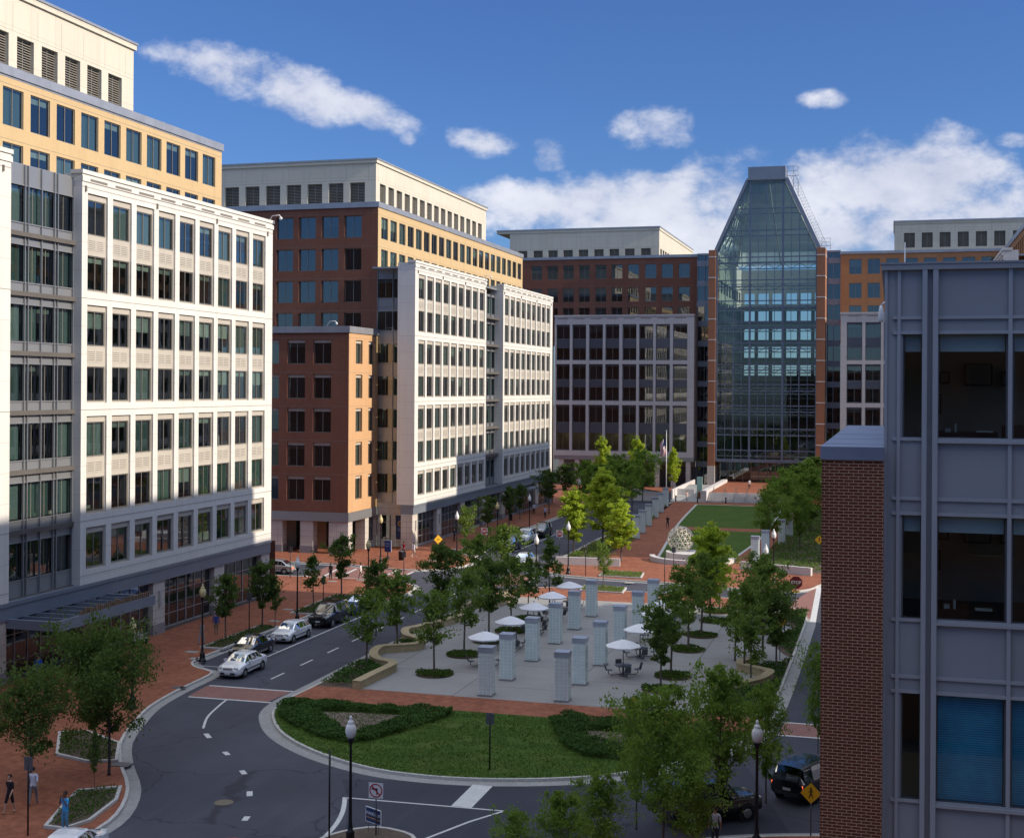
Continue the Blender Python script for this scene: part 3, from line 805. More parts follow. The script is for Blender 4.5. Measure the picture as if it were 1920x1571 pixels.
# ---------------------------------------------------------------- east row, mostly hidden by the near corner
def east_block(y0, y1, pent, label):
    r = empty('office_building', (11.1, (y0 + y1) / 2, 0), 0, label, 'building', 'office blocks along the east street')
    W = Windows(r)
    n = int((y1 - y0 - 2) / 3.1)
    precast_block(r, W, 'W', 11.1, y0, y1, [y0 + 2.2 + 3.1 * k for k in range(n)], pri=0, vents=False)
    brickwall(r, 'brick_wall', 'W', 16.8, y0 + 1.5, y1 + 1.1, 30, 41.2, [y0 + 4 + 3.1 * k for k in range(n)], [32.5, 36.4, 40.3], 2.2, 2.6, orangeb, W, 0)
    m = MB(); m.box(16.65, 40, y0 + 1.4, y1 + 1.2, 41.2, 41.9); m.box(11.3, 16.8, y0 + .1, y1 - .1, 33.6, 33.8); m.build('parapet_coping', [coping], r)
    m = MB()
    for yy in (y0 + 1.5, y1 + 1.1):
        m.face([(16.8, yy, 0), (40, yy, 0), (40, yy, 41.2), (16.8, yy, 41.2)]); m.face([(11.3, yy, 0), (16.8, yy, 0), (16.8, yy, 33.6), (11.3, yy, 33.6)])
    m.build('end_wall', [redb], r)
    mb = penthouse(r, [('W', 21.5, pent[0], pent[1], [pent[0] + 2.5 + 3.1 * k for k in range(int((pent[1] - pent[0] - 3) / 3.1))])])
    mb.box(21.51, 36, pent[0] + .01, pent[1] - .01, 41.9, 49.1, 0); mb.box(21.3, 36.2, pent[0] - .2, pent[1] + .2, 49.1, 49.6, 0)
    mb.build('penthouse', [cream, cream, joint, coping], r)
    storefront(r, 'W', 11.3, y0, y1, [y0 + .9 + (y1 - y0 - 1.8) * k / 7 for k in range(8)])
    m = MB(); m.box(14.5, 38, y0 + 1.6, y1 + 1, 0, 33, 0)
    for z in [.2, 5.3] + [h + .75 for h in HEADS[:-1]]: m.box(11.7, 14.5, y0 + .3, y1 - .3, z - .15, z + .15, 1)
    m.build('interior', [interior, inslab], r)
    W.flush(0)
east_block(22, 111.2, (24, 104.5), 'white precast and brick office block hidden behind the brick corner')  # unseen south end lengthened to keep the sun off the near street trees
east_block(149.5, 223.7, (162.3, 211), 'white precast and brick office block whose roof edge shows above the metal corner building')

# ---------------------------------------------------------------- near metal corner building with the brick end
bD = empty('corner_building', (1.0, 32, 0), 0, 'blue-grey metal panel building with large windows and a red brick end close by', 'building')
YN = 30.0
nx = lambda *a: None
X_ = (-0.18,-0.02,0.11,0.19,0.62,0.67,0.86,0.91,2.33,2.42,2.66)
ROWS = ((18.36,20.65),(14.47,16.76),(10.58,12.93))
xe = 7.0
mb = MB()
us = [X_[0], X_[3], X_[4], X_[7], X_[8], X_[9], X_[9] + 1.6, X_[9] + 1.7, xe]
zs_ = [0]
rows = sorted(ROWS)
p_ = rows[1][0] - rows[0][0]
rows = [(rows[0][0] - p_ * k, rows[0][1] - p_ * k) for k in (3, 2, 1) if rows[0][0] - p_ * k > .3] + rows
for a, b in rows: zs_ += [a, b]
ztop = 22.08
zs_.append(ztop - .1)
holes = {(i, 2 * j + 1) for i in (1, 3, 5, 7) for j in range(len(rows))}
facade(mb, 'S', YN, us, zs_, holes, .14, 0)
mb.face([(X_[0], YN, 0), (X_[0], YN + 24, 0), (X_[0], YN + 24, ztop - .1), (X_[0], YN, ztop - .1)], 0)
mb.face([(X_[0], YN + 24, 0), (xe, YN + 24, 0), (xe, YN + 24, ztop - .1), (X_[0], YN + 24, ztop - .1)], 0)
for z in [z for a, b in rows for z in (a, b, b + .32)]:
    mb.box(X_[1], X_[4] - .02, YN - .05, YN - .002, z - .05, z + .02, 1)
    mb.box(X_[6] + .06, xe, YN - .06, YN - .003, z - .05, z + .02, 1)
for a, b in rows: mb.box(X_[6] + .04, xe, YN - .12, YN - .061, a - .09, a - .02, 1)
for x, w_, d in ((X_[0] + .02, .03, .04), (X_[2], .035, .06), (X_[4] + .02, .05, .13), (X_[6], .055, .13), (X_[8] + .04, .04, .07), (X_[9] + 1.65, .04, .07)):
    mb.box(x - w_, x + w_, YN - d, YN - .001, 0, ztop - .1, 1)
mb.build('metal_panel_wall', [plain('near_panel', (.29, .305, .335), .5, metal=.1, var=.09, scale=.35, fine=0), plain('near_mullion', (.37, .385, .42), .45, metal=.2, var=.04)], bD)
mb = MB(); mb.box(X_[0] - .08, xe, YN - .14, YN + 24, ztop - .1, ztop + .02); mb.box(X_[0] - .1, xe, YN - .16, YN + .1, ztop + .02, ztop + .06)
mb.build('roof_edge', [MATS['near_panel']], bD)
roller = plain('roller_shade', (.60, .74, .74), .9, var=.03)
blue_blind = brick('venetian_blue', (.08, .50, .85), (.09, .54, .9), (.03, .22, .40), 9, .05, .012, var=.25)
for j, (a, b) in enumerate(rows):
    for i, (x0, x1) in enumerate(((us[1], us[2]), (us[3], us[4]), (us[5], us[6]), (us[7], us[8]))):
        mb = MB(); t = .035
        mb.box(x0, x1, YN + .05, YN + .12, a, a + t, 0); mb.box(x0, x1, YN + .05, YN + .12, b - t, b, 0)
        mb.box(x0, x0 + t, YN + .05, YN + .12, a + t, b - t, 0); mb.box(x1 - t, x1, YN + .05, YN + .12, a + t, b - t, 0)
        w = mb.build('window', [metald], bD)
        g = MB(); g.face([(x0 + t, YN + .08, a + t), (x1 - t, YN + .08, a + t), (x1 - t, YN + .08, b - t), (x0 + t, YN + .08, b - t)])
        link('pane', g.mesh('pane', [glzn]), w)
        if len(rows) - j >= 1:
            s_ = MB(); lo = b - .42 if len(rows) - j < 3 else (a + .02 if i else b - .02)
            if lo < b - .1:
                s_.box(x0 + .05, x1 - .05, YN + .2, YN + .22, lo, b - .02)
                link('blind', s_.mesh('blind', [roller if len(rows) - j < 3 else blue_blind]), w)
mb = MB()
for a, b in rows: mb.box(X_[0] + .1, xe, YN + .3, YN + 8, a - .55, a - .3, 1); mb.box(X_[0] + .1, xe, YN + .3, YN + 8, b + .5, b + .6, 0)
mb.box(X_[0] + .1, xe, YN + 5, YN + 5.1, 0, ztop - .5, 0); mb.box(X_[0] + .12, X_[0] + .2, YN + .3, YN + 5, 0, ztop - .5, 0)
mb.build('interior', [plain('office_wall', (.55, .50, .38), .9), inslab], bD)
wood = plain('dark_wood', (.07, .035, .02), .4)
for (a, b) in rows[-2:]:
    mb = MB(); mb.box(.9, 2.2, YN + .9, YN + 1.7, a - .25, a + .12, 0); mb.box(2.3, 3.3, YN + .6, YN + 1.2, a - .25, a + .28, 0)
    mb.box(1.3, 1.35, YN + .9, YN + 1.15, a + .12, a + .3, 1); mb.box(1.1, 1.22, YN + .9, YN + 1.1, a + .12, a + .2, 1); mb.box(1.75, 2.1, YN + .8, YN + 1.0, a + .12, a + .16, 1)
    mb.build('desk', [wood, blind], bD)
    mb = MB()
    for x, z, w_, h_ in ((1.1, 1.2, .25, .3), (1.7, 1.15, .65, .55), (2.55, 1.15, .3, .35), (.85, .45, .3, .5)):
        mb.box(x, x + w_, YN + 4.9, YN + 4.99, a + z, a + z + h_, 0); mb.box(x + .04, x + w_ - .04, YN + 4.88, YN + 4.899, a + z + .04, a + z + h_ - .04, 1)
    mb.build('picture_frame', [wood, interior], bD)
bx0 = -1.48; bz = 17.89; bzt = 18.17
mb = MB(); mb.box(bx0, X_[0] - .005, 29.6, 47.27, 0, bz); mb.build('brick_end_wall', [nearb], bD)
mb = MB(); mb.box(bx0 - .03, X_[0] - .005, 29.55, 47.37, bz, bzt)
for k in range(3): mb.box(bx0 - .03, X_[0] - .005, 31 + k * 3.4, 31.06 + k * 3.4, bzt, bzt + .006)
mb.build('brick_wall_cap', [plain('cap_metal', (.24, .27, .36), .35, metal=.35)], bD)
print('ztop', ztop, bz, bzt)

# the block the view is taken from, close behind
bE = empty('office_building', (0, -12, 0), 0, 'brick office block directly behind the viewpoint, seen only as reflections', 'building')
m = MB(); us = [-40]
for k in range(18): us += [-38 + 4.2 * k, -35.6 + 4.2 * k]
us.append(40); zs_ = [0, 5.4]
for k in range(5): zs_ += [6.4 + 3.92 * k, 8.9 + 3.92 * k]
zs_.append(26.6)
for k in range(0): pass
for i in range(len(us) - 1):
    for j in range(len(zs_) - 1):
        hole = i % 2 == 1 and j % 2 == 0 and 1 < j < 12
        y_ = -17.0 if not hole else -17.3
        m.face([(us[i], y_, zs_[j]), (us[i + 1], y_, zs_[j]), (us[i + 1], y_, zs_[j + 1]), (us[i], y_, zs_[j + 1])], 1 if hole else 0)
m.face([(-40, -17, 27), (40, -17, 27), (40, -40, 27), (-40, -40, 27)], 0); m.face([(-40, -17, 0), (-40, -40, 0), (-40, -40, 27), (-40, -17, 27)], 0); m.face([(40, -17, 0), (40, -40, 0), (40, -40, 27), (40, -17, 27)], 0)
m.build('brick_wall', [redb, louvd], bE)

# ------------------------------------------------------------------ ground
def roadmat(name, col):
    m, t, out = nt(name); p = N(t, 'ShaderNodeBsdfPrincipled'); p.inputs['Roughness'].default_value = .82; p.inputs['Specular IOR Level'].default_value = .3
    g = N(t, 'ShaderNodeNewGeometry')
    c = ramp(t, noise(t, .13, 6), [(.3, tuple(x * .72 for x in col)), (.7, tuple(x * 1.22 for x in col))])
    mp = N(t, 'ShaderNodeMapping'); mp.inputs['Scale'].default_value = (1.5, .05, 1); L(t, g.outputs['Position'], mp.inputs[0])
    c = mixc(t, ramp(t, noise(t, .8, 4, .6, mp.outputs[0]), [(.5, 0), (.75, .45)]), c, tuple(x * 1.45 for x in col))
    c = mixc(t, ramp(t, noise(t, 1.3, 5, .7), [(.62, 0), (.72, .5)]), c, tuple(x * .5 for x in col))
    v = N(t, 'ShaderNodeTexVoronoi', feature='DISTANCE_TO_EDGE'); v.inputs['Scale'].default_value = .11
    wn = N(t, 'ShaderNodeTexNoise'); wn.inputs['Scale'].default_value = .5; wn.inputs['Detail'].default_value = 5; L(t, g.outputs['Position'], wn.inputs['Vector'])
    va = N(t, 'ShaderNodeVectorMath', operation='MULTIPLY_ADD'); L(t, wn.outputs['Color'], va.inputs[0]); va.inputs[1].default_value = (3, 3, 0); L(t, g.outputs['Position'], va.inputs[2])
    L(t, va.outputs[0], v.inputs['Vector'])
    c = mixc(t, ramp(t, v.outputs['Distance'], [(.003, .75), (.007, 0)]), c, tuple(x * .35 for x in col))
    c = mixc(t, ramp(t, noise(t, 30, 2, .7), [(.3, .5), (.6, 0)]), c, tuple(x * .6 for x in col))
    L(t, c, p.inputs['Base Color']); L(t, p.outputs[0], out.inputs[0]); return m
asphalt = roadmat('asphalt', (.068, .070, .090))
asphalt2 = roadmat('asphalt_new', (.048, .05, .068))
gutterm = plain('gutter_concrete', (.36, .355, .34), .85, var=.14, scale=.8, fine=5)
kerbm = plain('kerb_concrete', (.58, .56, .52), .85, var=.1, scale=.8, fine=5)
paverB = brick('brick_paving', (.29, .095, .052), (.39, .145, .075), (.15, .08, .055), .21, .105, .008, ground=True, var=.3)
paverX = brick('crosswalk_paving', (.27, .13, .11), (.33, .17, .14), (.2, .12, .1), .21, .105, .006, ground=True, var=.12)
white_line = plain('road_paint', (.68, .68, .66), .7, var=.12, scale=2, fine=9)
plazac = brick('plaza_concrete', (.31, .30, .285), (.335, .325, .31), (.13, .12, .11), 6.6, 6.6, .035, ground=True, var=.1, rot=1)
mulch = plain('mulch', (.13, .095, .07), .95, var=.35, scale=5, fine=18)
gravel = plain('bed_gravel', (.22, .17, .14), .95, var=.3, scale=8, fine=25)
def lawnmat():
    m, t, out = nt('lawn_grass'); p = N(t, 'ShaderNodeBsdfPrincipled'); p.inputs['Roughness'].default_value = .9; p.inputs['Specular IOR Level'].default_value = .15
    g = N(t, 'ShaderNodeNewGeometry'); mp = N(t, 'ShaderNodeMapping'); mp.inputs['Scale'].default_value = (.22, 1.1, 1); L(t, g.outputs['Position'], mp.inputs[0])
    c = ramp(t, noise(t, .9, 5, .65, mp.outputs[0]), [(.32, (.05, .10, .016)), (.68, (.10, .17, .028))])
    c = mixc(t, ramp(t, noise(t, 14, 4, .7), [(.35, .7), (.65, 0)]), c, (.03, .06, .01)); c = mixc(t, ramp(t, noise(t, .45, 3, .6), [(.5, 0), (.75, .5)]), c, (.13, .14, .04)); L(t, c, p.inputs['Base Color'])
    L(t, p.outputs[0], out.inputs[0]); return m
lawnm = lawnmat()
wallw = plain('plaza_white_wall', (.60, .57, .55), .8, var=.06, scale=1)
sandst = plain('sandstone', (.46, .37, .22), .8, var=.12, scale=1.5, fine=6)

def struct(name, mb, mats): return tag(mb.build(name, mats), kind='structure')
def cr(pts, n=4, closed=False):
    out = []; k = len(pts)
    for i in range(k if closed else k - 1):
        g = (lambda j: pts[j % k]) if closed else (lambda j: pts[max(0, min(k - 1, j))])
        p0, p1, p2, p3 = g(i - 1), g(i), g(i + 1), g(i + 2)
        for s in range(n):
            t = s / n
            out.append(tuple(.5 * (2 * p1[a] + (p2[a] - p0[a]) * t + (2 * p0[a] - 5 * p1[a] + 4 * p2[a] - p3[a]) * t * t + (3 * p1[a] - p0[a] - 3 * p2[a] + p3[a]) * t ** 3) for a in (0, 1)))
    if not closed: out.append(pts[-1])
    return out
def offs(pts, d, closed=False):
    """shift a polyline to its left by d"""
    out = []; k = len(pts)
    for i in range(k):
        a = Vector(pts[(i - 1) % k] if closed or i else pts[0]); b = Vector(pts[(i + 1) % k] if closed or i < k - 1 else pts[-1]); p = Vector(pts[i])
        e1 = (p - a); e2 = (b - p)
        if e1.length < 1e-6: e1 = e2
        if e2.length < 1e-6: e2 = e1
        e1.normalize(); e2.normalize()
        n1 = Vector((-e1.y, e1.x)); n2 = Vector((-e2.y, e2.x)); n = (n1 + n2)
        if n.length < 1e-6: n = n1
        n.normalize(); c = max(.5, n.dot(n1)); out.append(tuple(p + n * d / c))
    return out
def strip(mb, pts, d0, d1, z, m=0, closed=False, z0=None, zi=None):
    a = offs(pts, d0, closed); b = offs(pts, d1, closed); k = len(pts)
    for i in range(k if closed else k - 1):
        j = (i + 1) % k
        mb.face([(*a[i], z), (*a[j], z), (*b[j], z if zi is None else zi), (*b[i], z if zi is None else zi)], m)
        if z0 is not None:
            mb.face([(*a[i], z0), (*a[j], z0), (*a[j], z), (*a[i], z)], m)
            mb.face([(*b[i], z0), (*b[j], z0), (*b[j], z if zi is None else zi), (*b[i], z if zi is None else zi)], m)
def kerbed(outline, gut=.75, name='kerb', closed=True, h=.13):
    """outline = outer edge of the gutter, anticlockwise; returns the inner line behind the kerb"""
    g = MB(); strip(g, outline, 0, gut, .004, 0, closed, zi=.004); struct('gutter', g, gutterm)
    k = MB(); strip(k, outline, gut, gut + .17, h + .012, 0, closed, z0=0.0); struct('kerb', k, kerbm)
    return offs(outline, gut + .1, closed)
m = MB(); m.face([(-900, -300, -.3), (900, -300, -.3), (900, 1500, -.3), (-900, 1500, -.3)]); struct('ground', m, plain('far_ground', (.09, .09, .075), .95, var=.2, scale=.02))
m = MB(); m.face([(-200, 10, 0), (40, 10, 0), (40, 260, 0), (-200, 260, 0)]); struct('road', m, asphalt)
# south island
OG = [(-36.6, 118.5), (-36.6, 100), (-36.6, 86), (-36.58, 81.8), (-36.6, 78.3), (-36.65, 75.3), (-36.2, 72.4), (-35, 69.9), (-33.4, 67.6), (-31.5, 65.7), (-29.3, 64.05), (-26.9, 62.75), (-24.8, 62.0), (-22.7, 61.75), (-20.4, 61.85), (-17.9, 62.4), (-15.3, 63.4), (-13.0, 64.8), (-10.8, 66.9), (-8.9, 69.7), (-7.5, 72.4), (-6.7, 75), (-6.3, 78.2), (-6.1, 83.7), (-6.03, 93.4), (-6.03, 105.6), (-6.1, 114.5), (-6.6, 118), (-8.2, 121.2), (-10.6, 123.5), (-14, 124.5), (-20.6, 125.4), (-29, 126.1), (-33, 125.5), (-35.6, 123.2)]
IG = kerbed(cr(OG, 3, True))
m = MB(); m.prism(IG, 0, .128, sides=False); struct('lawn', m, lawnm)
def clip(poly, f):
    out = []
    for i in range(len(poly)):
        p, q = poly[i], poly[(i + 1) % len(poly)]; a, b = f(p), f(q)
        if a >= 0: out.append(p)
        if (a < 0) != (b < 0): s = a / (a - b); out.append((p[0] + (q[0] - p[0]) * s, p[1] + (q[1] - p[1]) * s))
    return out
def band(poly, y0, y1): return clip(clip(poly, lambda p: p[1] - y0), lambda p: y1 - p[1])
def sheet(name, poly, z, mat, kind='structure'):
    m = MB(); m.face([(p[0], p[1], z) for p in poly]); o = m.build(name, mat); return tag(o, kind=kind)
sheet('path', band(IG, 75.65, 79.15), .134, paverB)
north = band(IG, 118.4, 200); sheet('path', north, .134, paverB)
mid = band(IG, 79.15, 118.4)
sheet('planting_bed', mid, .132, mulch)
wallpts = [(-32.77,78.93), (-32.68,81.61), (-32.55,84.65), (-33.1,85.58), (-34.06,86.03), (-35.17,87.8), (-35.6,90.1), (-34.79,90.98), (-33.52,92.03), (-33.53,93.32), (-34.45,94.35), (-35.55,95.36), (-36.3,97.47), (-35.79,98.85), (-34.4, 103.5), (-34.2, 106), (-35.6, 108.5), (-35.2, 111.5), (-33.4, 113), (-33.6, 116.5), (-34.6, 118.2)]
wl = cr(wallpts, 5)
AXP = -21.7
wr = [(2 * AXP - p[0], p[1]) for p in wl]
plz = [(-32.0, 79.16)] + wl + [(-34.6, 118.39), (2 * AXP + 34.6, 118.39)] + wr[::-1]
sheet('plaza', plz, .136, plazac)
wrw = [p for p in wr if 84.5 < p[1] < 94.2]
for pts, nm, lb in ((wl, 'garden_wall', 'low tan serpentine wall between the paved court and the street side bed'), (wrw, 'garden_wall', 'low tan serpentine wall half hidden by trees on the east edge of the court')):
    m = MB(); strip(m, pts, -.27, .27, .62, 0, False, z0=.1); strip(m, pts, -.31, .31, .69, 0, False, z0=.62)
    a, b = offs(pts, -.27), offs(pts, .27); m.face([(*a[0], .1), (*b[0], .1), (*b[0], .69), (*a[0], .69)])
    a, b = offs(pts, -.31), offs(pts, .31); m.face([(*a[0], .62), (*b[0], .62), (*b[0], .69), (*a[0], .69)])
    tag(m.build(nm, sandst), lb, 'wall', 'serpentine garden walls')
# west sidewalk, south part
WS = [(-32.2, 30), (-32.3, 46), (-32.5, 50), (-32.9, 53), (-34.6, 56.7), (-37.4, 60.5), (-39.6, 64), (-41.2, 68), (-42.3, 71.4), (-42.9, 75.6), (-43.2, 80.2), (-43.9, 81.6), (-45.6, 82.6), (-46.5, 84.2), (-46.6, 88), (-46.6, 104.5), (-46.2, 107), (-44.3, 109), (-43.2, 112.5), (-42.95, 117), (-43.6, 121), (-45.8, 124.0), (-50, 125.1), (-60, 124.9), (-90, 124.6)]
W2 = kerbed(cr(WS, 3), .55, closed=False)
m = MB(); m.prism(W2 + [(-90, 30)], 0, .128, sides=False); struct('sidewalk', m, paverB)
WN = [(-90, 133.6), (-60, 133.7), (-55, 133.0), (-50.5, 131.9), (-47.4, 132.3), (-45.0, 134.3), (-43.9, 137.5), (-43.8, 141.5), (-44.7, 144.5), (-47.0, 146.3), (-47.6, 149), (-47.7, 170), (-47.7, 252), (-49, 255), (-90, 256)]
W3 = kerbed(cr(WN[:-1], 3), .55, closed=False)
m = MB(); m.prism(W3 + [(-90, 254.9)], 0, .128, sides=False); struct('sidewalk', m, paverB)
# north island
NI = [(-36.6, 240), (-36.6, 180), (-36.6, 150), (-36.5, 141), (-35.9, 136.5), (-34.2, 133.9), (-31, 132.6), (-26.9, 131.7), (-19.9, 131.0), (-12.3, 128.9), (-9.4, 129.2), (-7.4, 131), (-6.4, 134.3), (-6.0, 140), (-6.0, 180), (-6.0, 240)]
N2 = kerbed(cr(NI, 3), .55, closed=False)
m = MB(); m.prism(N2, 0, .128, sides=False); struct('sidewalk', m, paverB)
m = MB(); m.prism([(-36.6, 226.8), (-6, 226.8), (-6, 262), (-36.6, 262), (-66, 262), (-66, 254.9), (-47, 254.9), (-36.6, 240)], 0, .134, sides=False); struct('sidewalk', m, paverB)
LN = cr([(-25.73,148.97), (-26.61,158.54), (-29.14,184.6), (-30.54,203.8)], 4)[:-1] + [(-31.6,222.11), (-17.09,222.1)] + cr([(-16.18,192.93), (-16.18,175.23), (-16.5,164.79), (-17.41,149.36), (-18.04,145.89)], 4)
kb = MB(); strip(kb, LN, -.35, 0, .15, 0, False, z0=.1); struct('kerb', kb, kerbm)
sheet('lawn', LN, .137, lawnm)
sheet('path', [(-28.9,181.74), (-29.18,185.33), (-16.46,186.07), (-16.37,181.85)], .141, paverB)
sheet('planting_bed', [(-35.6, 143), (-31.5, 146), (-31.67,166.74), (-35.84,216.39), (-35.6, 224)], .137, mulch)
sheet('planting_bed', [(-14.5, 143), (-7, 143), (-7, 224), (-13.6, 224), (-13.2, 170)], .137, mulch)
# east pavement and south-east corner
ES = [(3.2, 260), (3.2, 140), (3.2, 66), (2.0, 62.5), (-1.5, 60.4), (-6, 58.77), (-9, 56.5), (-12, 50), (-13, 40), (-13, 20)]
E2 = kerbed(cr(ES, 3)[::1], .6, closed=False)
m = MB(); m.prism(E2 + [(20, 20), (20, 260)], 0, .128, sides=False); struct('sidewalk', m, paverB)
# small splitter island with lamp and signs near the bottom
SI = cr([(-23.06,51.69), (-23.06,53.08), (-21.97,54.35), (-20.73,54.37), (-19.54,53.45), (-18.55,49.86), (-20.75,48.59)], 3, True)
SI2 = kerbed(SI, .02); sheet('planting_bed', SI2, .13, mulch)
# road paint and crossings, each sheet a few mm above the one below
def line(name, pts, w, z=.008, mat=None):
    m = MB(); strip(m, pts, -w / 2, w / 2, z); return struct(name, m, mat or white_line)
sheet('crosswalk', [(-42.3, 74.7), (-36.9, 74.7), (-36.7, 77.6), (-42.6, 77.6)], .005, paverX)
line('road_marking', [(-42.2, 74.5), (-36.6, 74.6)], .22); line('road_marking', [(-42.5, 77.7), (-36.6, 77.75)], .22)
sheet('crosswalk', [(-6.1, 76.2), (2.4, 76.2), (2.4, 79), (-6.0, 79)], .005, paverX)
line('road_marking', [(-6.2, 76.1), (2.4, 76.1)], .2); line('road_marking', [(-6.1, 79.1), (2.4, 79.1)], .2)
for k in range(12):
    y = 81.6 + 4.6 * k - 1; line('road_marking', [(-39.55, y), (-39.55, y + 2)], .14)
line('road_marking', [(-43.1, 81.5), (-43.1, 107)], .14); line('road_marking', [(-43.0, 149), (-42.9, 178)], .14)
for y in (83.0, 89.3, 95.6, 101.9, 107): line('road_marking', [(-46.0, y), (-43.2, y)], .1)
line('road_marking', cr([(-39.54,74.41), (-39.17,72.65), (-38.53,70.25), (-37.5,67.88)], 5), .14)
for a, b in (((-36.78,66.88), (-36.14,66.13)), ((-34.01,63.86), (-33.53,63.36)), ((-31.53,61.01), (-31.07,60.47)), ((-29.54,57.99), (-29.19,57.31)), ((-27.9,54.59), (-27.76,54.01))): line('road_marking', [a, b], .28)
line('road_marking', [(-24.76,58.42), (-17.05,58.71)], .13); line('road_marking', [(-17.05,58.71), (-18.11,56.81), (-19.2,54.19), (-19.42,52.8)], .14)
line('road_marking', cr([(-24.82,58.49), (-24.1,56.55), (-23.65,54.73), (-23.42,52.83), (-23.27,51.63)], 4), .22)
line('road_marking', [(-19.15,62.18), (-19.11,58.72)], 1.0)
sheet('road_patch', [(-26.15,61.13), (-12.25,64.03), (-7.58,70.86), (-4.27,59.54), (-6.21,56.16), (-21.95,51.36), (-24.43,58.09)], .003, asphalt2)
sheet('crosswalk', [(-57.87,124.08), (-47.86,125.82), (-48.22,132.27), (-58.57,133.68)], .005, paverX)
for a, b in (((-54.14,125.32), (-54.91,132.21)), ((-55.67,124.42), (-56.97,132.86)), ((-50.03,125.5), (-50.32,132.43)), ((-48.17,125.72), (-48.35,131.8))): line('road_marking', [a, b], .3)
line('road_marking', [(-59.39,124.79), (-57.33,125.47)], .3)
sheet('crosswalk', [(-38.0, 124.6), (-34.6, 126.2), (-35.0, 133.5), (-38.4, 133.8)], .005, paverX)
line('road_marking', [(-38.1, 122.5), (-38.5, 134)], .3); line('road_marking', [(-34.7, 126.2), (-35.1, 133.2)], .3)
sheet('crosswalk', [(-9,122.54), (-8.1,128.36), (-7.04,135.12), (-6.18,115.58), (-6.7,115.41)], .005, paverX)
line('road_marking', [(-6.9,134.42), (-6.35,113.91)], .5)
m = MB(); c = (-29.88,56.08); m.prism([(c[0] + .45 * math.cos(a * .393), c[1] + .45 * math.sin(a * .393)) for a in range(16)], 0, .012)
tag(m.build('manhole_cover', plain('manhole_iron', (.20, .17, .12), .6, metal=.3, fine=30)), 'round rusty manhole cover set in the curved road', 'manhole cover')
m = MB(); m.box(-37.6 - .5, -37.6 + .5, 59.73 - .35, 59.73 + .35, .1, .165); struct('storm_drain', m, metald)
# utility covers in the paving
for i, (px, py) in enumerate(((-48.76,86.56),(-47.28,84.46),(-48.73,99.94),(-50.2,105.52),(-53.31,122.09),(-50.89,123.65),(-48.97,137.36),(-49.14,140.12),(-25.05,130.3),(-43.81,76.12))):
    m = MB(); m.box(px - .45, px + .45, py - .3, py + .3, .13, .142)
    tag(m.build('utility_cover', gutterm if i < 9 else metald), 'flat rectangular utility cover set flush in the brick sidewalk', 'cover', 'utility covers in the brick paving')

# steps and terrace in front of the atrium
m = MB(); xa, xb = -30.46, -15.0; ys = 226.89
for k in range(10):
    m.box(xa, xb, ys + .38 * k, ys + .38 * k + .4 if k < 9 else 262, .134, .134 + .14 * (k + 1), 0); m.box(xa, xb, ys + .38 * k - .006, ys + .38 * k - .001, .134 + .14 * k, .134 + .14 * k + .11, 1)  # riser faces darkened, so the shade between treads is put in by colour
struct('steps', m, [plain('granite_steps', (.55, .52, .51), .7, var=.08), granite])
zt0 = 1.535
m = MB(); m.box(xa - 2, -5, ys + 3.9, 261.3, zt0 - 1.3, zt0 + .004); struct('terrace', m, paverB)
m = MB(); m.box(xa - .9, xa - .01, ys - .4, 257, .1, zt0 + .55); m.box(xa - 6.5, xa - 6.2, ys + 3, 257, .1, 1.9); m.box(xa - 6.2, xa - 3.2, ys + 8, ys + 8.3, .1, 1.7)
tag(m.build('ramp_wall', wallw), 'white stepped walls of the access ramp beside the atrium stairs', 'wall')
m = MB(); m.face([(xa - 6.2, ys, .14), (xa - .9, ys, .14), (xa - .9, ys + 22, zt0), (xa - 6.2, ys + 22, zt0)]); struct('ramp', m, gutterm)
for k in range(8):
    x = xa + .8 + 1.9 * k
    m = MB(); m.tube([(x, ys + .2, .15), (x, ys + .2, 1.05), (x, ys + 4.1, 2.5), (x, ys + 4.1, 1.5)], .035, 5)
    m.tube([(x, ys + .2, .6), (x, ys + 4.1, 2.05)], .025, 4)
    tag(m.build('stair_rail', metald), 'thin black handrail running up the atrium steps', 'railing', 'handrails on the atrium steps')
# low white walls of the north garden and the round bench by the dome
for p, q, lb in (((-35.36,141.46), (-28.36,141.99), 'long low white wall at the west garden entrance'), ((-15.7,143.99), (-8.1,141.02), 'long low white wall at the east garden entrance by the stop sign')):
    m = MB(); strip(m, [p, q], 0, .4, .95, 0, False, z0=.1); a = offs([p, q], 0); b = offs([p, q], .4)
    for i in (0, 1): m.face([(*a[i], .1), (*b[i], .1), (*b[i], .95), (*a[i], .95)])
    tag(m.build('low_wall', wallw), lb, 'wall', 'low white garden walls')
cx, cy = (-21.53,149.9)
def arcwall(name, r, a0, a1, w_, h, lb):
    pts = [(cx + r * math.cos(R(a0 + (a1 - a0) * k / 24)), cy + r * math.sin(R(a0 + (a1 - a0) * k / 24))) for k in range(25)]
    m = MB(); strip(m, pts, -w_ / 2, w_ / 2, h, 0, False, z0=.1)
    for i in (0, -1):
        a = offs(pts, -w_ / 2)[i]; b = offs(pts, w_ / 2)[i]; m.face([(*a, .1), (*b, .1), (*b, h), (*a, h)])
    tag(m.build(name, wallw), lb, 'wall')
arcwall('curved_bench_wall', 4.6, 185, 355, .6, .65, 'outer curved white bench wall in front of the lattice sphere')
arcwall('curved_planter_wall', 2.9, 175, 365, .35, 1.1, 'inner curved white wall holding the lattice sphere')
m = MB(); m.prism([(cx + 2.8 * math.cos(a * .262), cy + 2.8 * math.sin(a * .262)) for a in range(24)], .1, .95); tag(m.build('sphere_base', wallw), 'round pale plinth under the white lattice sphere', 'plinth')

